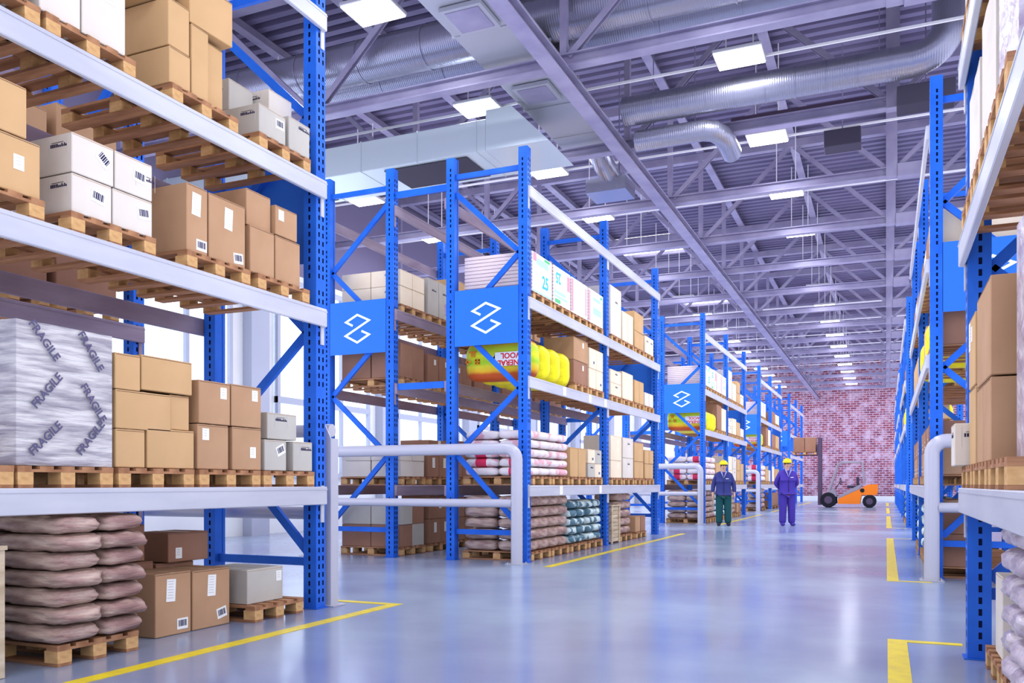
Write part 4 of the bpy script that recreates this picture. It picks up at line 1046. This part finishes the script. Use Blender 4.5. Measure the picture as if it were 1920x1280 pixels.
# ---------------------------------------------------------------- lamps
def lamps():
    def hm():
        b = MB(); b.box(-.36, .36, -.29, .29, .005, .06, 0, .01); return b.mesh('housing', [LAMPH])
    def dm():
        return MB().box(-.34, .34, -.27, .27, -.012, .004).mesh('diffuser', [EMIT])
    def rm():
        b = MB(); b.bar((-.2, 0, .06), (-.2, 0, 1.72), .018, .018); b.bar((.2, 0, .06), (.2, 0, 1.72), .018, .018); return b.mesh('rod', [CABLE])
    H, D, R = hm(), dm(), rm()
    ords = 'first second third fourth fifth sixth seventh eighth ninth tenth eleventh twelfth thirteenth fourteenth fifteenth sixteenth seventeenth eighteenth'.split()
    for ci, (x, cn) in enumerate(((-10.8, 'by the left wall'), (-6.37, 'over the left racks'), (-2.02, 'over the aisle'), (2.5, 'over the right racks'))):
        for t in range(-5, 15):
            y = 13.2+3.28*t
            vis = (t >= -1 and x < -6) or (t >= 0 and x == -2.02) or (t >= 4 and x > 0)
            if x < -10: vis = t in (0, 1, 2, 3, 4, 5)
            if x > 0: vis = t in (2, 3)
            if vis:
                root = bpy.data.objects.new('ceiling_lamp', None); C.objects.link(root); root.location = (x, y, 7.55)
                link('lamp_housing', H, root); link('diffuser', D, root); link('suspension_rods', R, root)
                tag(root, 'square white ceiling lamp, %s of the line %s' % (ords[t+(1 if x == -6.37 else -2 if x > 0 else 0)], cn), 'lamp', 'square ceiling lamps')
            if t <= 9 or x == -2.02 or t % 2 == 0:
                if ci in (0, 3) and t % 2: continue
                if ci != 2 and t < -1: continue
                L = bpy.data.lights.new('lamp_light', 'AREA'); L.shape = 'RECTANGLE'; L.size = .66; L.size_y = .52
                L.energy = 34 * (1.5 if ci in (0, 3) else 1.0); L.color = (0.93, 0.96, 1.0)
                if ci == 2: L.energy *= 1.25
                o = bpy.data.objects.new('lamp_light', L); C.objects.link(o); o.location = (x, y, 7.53)
    # added violet fill lights without fixtures, aimed up to brighten the roof
    for x in (-8.5, -2.0, 3.0):
        for y in (0, 8, 16, 26, 36, 46, 56):
            L = bpy.data.lights.new('roof_fill', 'AREA'); L.shape = 'RECTANGLE'; L.size = 3.0; L.size_y = 3.0; L.energy = 6; L.color = (0.66, 0.58, 1.0)
            o = bpy.data.objects.new('roof_fill', L); C.objects.link(o); o.location = (x, y, 6.95); o.rotation_euler = (PI, 0, 0)
    # white conduits that carry the lamps, crossing under the trusses
    for t in range(0, 12):
        b = MB(); b.bar((-13, 0, 0), (8.9, 0, 0), .035, .035)
        y = 13.5+3.28*t
        tag(link('conduit', b.mesh('conduit', [CABLE]), None, (0, y, 7.66)), 'thin white conduit crossing the hall, %s from the camera' % ords[t], 'conduit', 'white conduits')
lamps()

# ---------------------------------------------------------------- people
def skin_body(name, verts, edges, radii, m, parent, sub=2, root=0):
    me = bpy.data.meshes.new(name); me.from_pydata(verts, edges, []); o = bpy.data.objects.new(name, me); C.objects.link(o)
    md = o.modifiers.new('s', 'SKIN'); md.use_smooth_shade = True
    sv = me.skin_vertices[0].data
    for i, r in enumerate(radii):
        sv[i].radius = r if isinstance(r, tuple) else (r, r)
    sv[root].use_root = True
    sb = o.modifiers.new('u', 'SUBSURF'); sb.levels = sub; sb.render_levels = sub
    bpy.context.view_layer.update()
    nm = bpy.data.meshes.new_from_object(o.evaluated_get(bpy.context.evaluated_depsgraph_get()))
    bpy.data.objects.remove(o); nm.materials.clear(); nm.materials.append(m)
    for p in nm.polygons: p.use_smooth = True
    return link(name, nm, parent)

def ell(cx, cy, cz, rx, ry, rz, n=16, k=10, zcut=None):
    vs = []; fs = []
    for j in range(k+1):
        ph = -PI/2+PI*j/k
        for i in range(n):
            th = 2*PI*i/n; z = math.sin(ph)*rz
            if zcut is not None: z = max(z, zcut)
            vs.append((cx+math.cos(ph)*math.cos(th)*rx, cy+math.cos(ph)*math.sin(th)*ry, cz+z))
    for j in range(k):
        for i in range(n):
            a = j*n+i; c = j*n+(i+1) % n; fs.append((a, c, c+n, a+n))
    return vs, fs

def person(x, y, rz, jacket, trousers, label, behind=False, s=1.0):
    """figure faces -Y before rotation; 1.75 m"""
    root = bpy.data.objects.new('person', None); C.objects.link(root); root.location = (x, y, 0); root.rotation_euler = (0, 0, rz); root.scale = (s, s, s)
    tag(root, label, 'person')
    # joints
    V = [(0, 0, .93), (0, .01, 1.12), (0, .01, 1.32), (0, .01, 1.44), (0, 0, 1.52), (0, -.01, 1.60), (0, -.015, 1.68)]
    E = [(0, 1), (1, 2), (2, 3), (3, 4), (4, 5), (5, 6)]
    Rr = [(.15, .11), (.135, .10), (.14, .10), (.075, .065), (.052, .052), (.082, .095), (.080, .092)]
    def add(v, e, r):
        V.append(v); E.append((e, len(V)-1)); Rr.append(r); return len(V)-1
    arms = {}
    for sd in (-1, 1):
        h = add((sd*.10, 0, .86), 0, .095); k_ = add((sd*.115, -.01, .48), h, .062); an = add((sd*.12, .02, .09), k_, .042)
        add((sd*.13, -.05, .045), an, (.04, .035)); add((sd*.14, -.14, .035), len(V)-1, (.038, .028))
        sh = add((sd*.18, .01, 1.37), 2, .05)
        if behind:
            el = add((sd*.27, .08, 1.14), sh, .048); wr = add((sd*.10, .17, .95), el, .034)
            hand = add((sd*.04, .18, .91), wr, (.034, .022)); fz = (-sd*.5, 0, -.85)
        else:
            el = add((sd*.26, .03, 1.13), sh, .048); wr = add((sd*.285, -.03, .88), el, .032)
            hand = add((sd*.285, -.05, .80), wr, (.022, .040)); fz = (0, -.12, -1)
        for q in range(4):
            fx = Vector((0, (q-1.5)*.020, 0)) if not behind else Vector((0, 0, (q-1.5)*.018))
            b1 = add(tuple(Vector(V[hand])+fx+Vector(fz)*.035), hand, .010); L_ = (.034, .042, .038, .028)[q]
            b2 = add(tuple(Vector(V[b1])+Vector(fz)*L_), b1, .0088); add(tuple(Vector(V[b2])+Vector(fz)*L_*.8+Vector((-sd*.012, -.004, 0))), b2, .0075)
        tb = add(tuple(Vector(V[wr])*.4+Vector(V[hand])*.6+Vector((0, -.042, -.01))), hand, .011); add(tuple(Vector(V[tb])+Vector((0, -.018, -.04))), tb, .009)
    body = skin_body('body', V, E, Rr, SKIN, root)
    # face features are children of the body surface level
    f = MB()
    vs, fs = ell(0, -.108, 1.625, .014, .022, .026); f.add(vs, fs, 0, True)
    for sd in (-1, 1):
        vs, fs = ell(sd*.082, -.005, 1.63, .012, .022, .034); f.add(vs, fs, 0, True)
        vs, fs = ell(sd*.032, -.098, 1.652, .013, .008, .008, 10, 6); f.add(vs, fs, 1, True)
        f.box(sd*.032-.02, sd*.032+.02, -.105, -.098, 1.667, 1.674, 2)
    f.box(-.028, .028, -.106, -.098, 1.575, 1.583, 3)
    link('face', f.mesh('face', [SKIN, PAPER, HAIRM, mat('lips', (.45, .15, .13), .6)]), root)
    # jacket
    V = [(0, 0, .84), (0, .0, 1.02), (0, .01, 1.2), (0, .01, 1.38), (0, .01, 1.53)]; E = [(0, 1), (1, 2), (2, 3), (3, 4)]
    Rr = [(.225, .165), (.215, .155), (.215, .155), (.18, .135), (.085, .085)]
    for sd in (-1, 1):
        sh = add((sd*.185, .01, 1.375), 3, .08)
        if behind: el = add((sd*.29, .08, 1.13), sh, .068); add((sd*.115, .165, .965), el, .052)
        else: el = add((sd*.275, .03, 1.13), sh, .068); add((sd*.292, -.025, .905), el, .054)
    skin_body('jacket', V, E, Rr, jacket, root, root=1)
    b = MB()
    for sd in (-1, 1): b.prism([(0, 1.30), (sd*.09, 1.49), (sd*.05, 1.51)] if sd > 0 else [(0, 1.30), (-.05, 1.51), (-.09, 1.49)], -.148, -.128, 0)
    b.box(.05, .13, -.158, -.150, 1.285, 1.30, 1); b.box(-.004, .004, -.162, -.150, .9, 1.28, 2)
    link('collar', b.mesh('collar', [mat('collar_cloth', (.35, .35, .6), .8), WHITEP, SHOE]), root)
    # trousers
    V = [(0, 0, .95)]; E = []; Rr = [(.19, .14)]
    for sd in (-1, 1):
        h = add((sd*.10, 0, .80), 0, .13); k_ = add((sd*.112, -.01, .48), h, .106); q_ = add((sd*.12, .01, .15), k_, .098); add((sd*.12, .005, .05), q_, .095)
    skin_body('trousers', V, E, Rr, trousers, root)
    for sd in (-1, 1):
        V = [(sd*.125, .05, .05), (sd*.13, -.04, .048), (sd*.14, -.16, .038)]; 
        skin_body('shoe', V, [(0, 1), (1, 2)], [(.062, .05), (.062, .05), (.052, .038)], SHOE if trousers is GREENC else VIOLET, root)
    hm = MB(); vs, fs = ell(0, -.01, 1.69, .118, .138, .115, 24, 14, zcut=-.004); hm.add(vs, fs, 0, True)
    vs, fs = ell(0, -.05, 1.685, .122, .15, .012, 24, 6); hm.add(vs, fs, 0, True)
    hm.box(-.012, .012, -.12, .10, 1.79, 1.812, 0)
    link('safety_helmet', hm.mesh('helmet', [HELM]), root)
    ha = MB(); vs, fs = ell(0, .015, 1.655, .088, .098, .075, 18, 10); ha.add(vs, fs, 0, True); link('hair', ha.mesh('hair', [HAIRM]), root)
    return root
person(-4.1, 24.0, math.atan2(4.1, 24.0)*-1*-1+0.05, NAVY, GREENC, 'person in navy jacket and dark green trousers, yellow helmet, arms at sides', s=1.0)
person(-2.5, 24.75, 0.35, VIOLET, VIOLET, 'person in violet blue overalls and yellow helmet, hands held behind back', behind=True, s=1.03)

# ---------------------------------------------------------------- forklift
def forklift():
    root = bpy.data.objects.new('forklift_truck', None); C.objects.link(root); root.location = (-1.6, 45.2, 0)
    tag(root, 'orange and grey forklift truck with raised mast in front of brick wall', 'forklift')
    ox = -1.6; hw = .5
    def P(l): return [(x-ox, z) for x, z in l]
    link('body', MB().prism(P([(-2.15, .18), (-1.15, .18), (-1.08, .62), (-.42, .62), (-.36, .75), (-.36, 1.14), (-.80, 1.12), (-1.20, .88), (-2.15, .42)]), -hw, hw).mesh('body', [TRUCK]), root)
    link('cowl', MB().prism(P([(-2.62, .60), (-2.52, .82), (-2.35, .95), (-2.22, .62), (-2.15, .43), (-1.2, .89), (-.98, 1.22), (-1.25, 1.08), (-2.15, .56), (-2.3, .5)]), -hw+.02, hw-.02).mesh('cowl', [TRUCKG]), root)
    link('exhaust_cap', MB().tube([(-1.05-ox, -hw-.02, .84), (-1.05-ox, -hw+.05, .84)], .10, 16).mesh('cap', [TYRE]), root)
    link('seat', MB().box(-1.75-ox, -1.25-ox, -.25, .25, .95, 1.08, 0, .03).box(-1.32-ox, -1.2-ox, -.25, .25, 1.08, 1.5, 0, .03).mesh('seat', [SEATM]), root)
    link('steering_wheel', MB().tube([(-2.05-ox+.02*math.cos(t), .17*math.cos(t), 1.28+.17*math.sin(t)) for t in (i*PI/8 for i in range(17))], .015, 6).tube([(-2.3-ox, 0, .9), (-2.05-ox, 0, 1.28)], .02, 6).mesh('steer', [TYRE]), root)
    for yy in (-.44, .44):
        pts = [(-2.58-ox, yy, .75), (-2.20-ox, yy, 2.02), (-2.12-ox, yy, 2.14), (-1.98-ox, yy, 2.20), (-1.12-ox, yy, 2.22), (-1.05-ox, yy, 2.16), (-.97-ox, yy, 1.18)]
        b = MB()
        for p, q in zip(pts, pts[1:]): b.bar(p, q, .09, .09)
        link('overhead_guard', b.mesh('guard', [TRUCKG]), root)
    b = MB()
    for i in range(7): b.box(-2.0-ox+i*.145, -1.96-ox+i*.145, -.43, .43, 2.18, 2.23)
    link('roof_bars', b.mesh('bars', [TRUCKG]), root)
    def wheel(x, r, w):
        for yy in (-.52, .36):
            o = link('wheel', MB().tube([(0, 0, 0), (0, .03, 0), (0, w-.03, 0), (0, w, 0)], [r*.9, r, r, r*.9], 28).mesh('tyre', [TYRE]), root, (x-ox, yy, r+.002))
            link('hub', MB().tube([(0, -.012, 0), (0, w+.012, 0)], [r*.5, r*.5], 18).mesh('hub', [MASTM]), o)
    wheel(-2.59, .37, .2); wheel(-.73, .31, .18)
    b = MB()
    for yy in (-.38, .32): b.box(-3.08-ox, -2.92-ox, yy, yy+.06, .12, 3.45)
    for zz in (.3, 1.4, 2.4, 3.38): b.box(-3.0-ox, -2.95-ox, -.32, .32, zz, zz+.08)
    for yy in (-.26, .2): b.box(-3.02-ox, -2.93-ox, yy, yy+.05, .2, 3.2)
    b.box(-2.95-ox, -2.2-ox, -.2, .2, .2, .34)
    link('mast', b.mesh('mast', [MASTM]), root)
    b = MB(); b.box(-3.13-ox, -3.09-ox, -.42, .42, 2.55, 3.1)
    link('carriage', b.mesh('carriage', [MASTM]), root)
    for yy in (-.25, .15): link('fork', MB().box(-4.15-ox, -3.13-ox, yy, yy+.1, 2.56, 2.595).mesh('fork', [MASTM]), root)
forklift()
flat_pallet(-3.70, 45.2, 2.597, 'wooden pallet raised on the forklift forks', w=.8, d=1.12)
carton(-3.97, 45.2, 2.735, .52, .75, .72, 'brown', 'dark brown carton raised on forklift forks, outer one', group='cartons on the forklift')
carton(-3.43, 45.2, 2.735, .52, .75, .72, 'brown', 'dark brown carton raised on forklift forks, beside the mast', group='cartons on the forklift')

# ---------------------------------------------------------------- light, camera, render look
w = bpy.data.worlds.new('w'); bpy.context.scene.world = w; w.use_nodes = True
w.node_tree.nodes['Background'].inputs[0].default_value = (0.62, 0.42, 0.85, 1); w.node_tree.nodes['Background'].inputs[1].default_value = 0.055
sc = bpy.context.scene
w.light_settings.ao_factor = 0.9; w.light_settings.distance = 3.0
sc.cycles.use_fast_gi = True; sc.cycles.fast_gi_method = 'ADD'; sc.cycles.ao_bounces_render = 1
sc.cycles.max_bounces = 5; sc.cycles.diffuse_bounces = 2; sc.cycles.glossy_bounces = 2; sc.cycles.sample_clamp_indirect = 4
sc.cycles.use_denoising = True; sc.cycles.caustics_reflective = False; sc.cycles.caustics_refractive = False
sc.view_settings.view_transform = 'Standard'; sc.view_settings.look = 'None'; sc.view_settings.exposure = 0.0; sc.view_settings.gamma = 0.88; sc.cycles.adaptive_threshold = 0.05

cam = bpy.data.cameras.new('cam'); co = bpy.data.objects.new('camera', cam); C.objects.link(co)
cam.sensor_width = 36; cam.lens = 36*1610/1920; cam.shift_y = 267/1920; cam.clip_end = 200
co.location = (0, 0, 1.15); co.rotation_euler = (PI/2, 0, math.atan2(.3993, .9168)); sc.camera = co

dup_ = {l: len(v) for l, v in LABELS.items() if len(v) > 1}
bad = [l for l in LABELS if not 4 <= len(l.split()) <= 16]
print('CARTONS', NC[0], 'DUPLABELS', list(dup_.items())[:10], 'BADLEN', bad[:10])
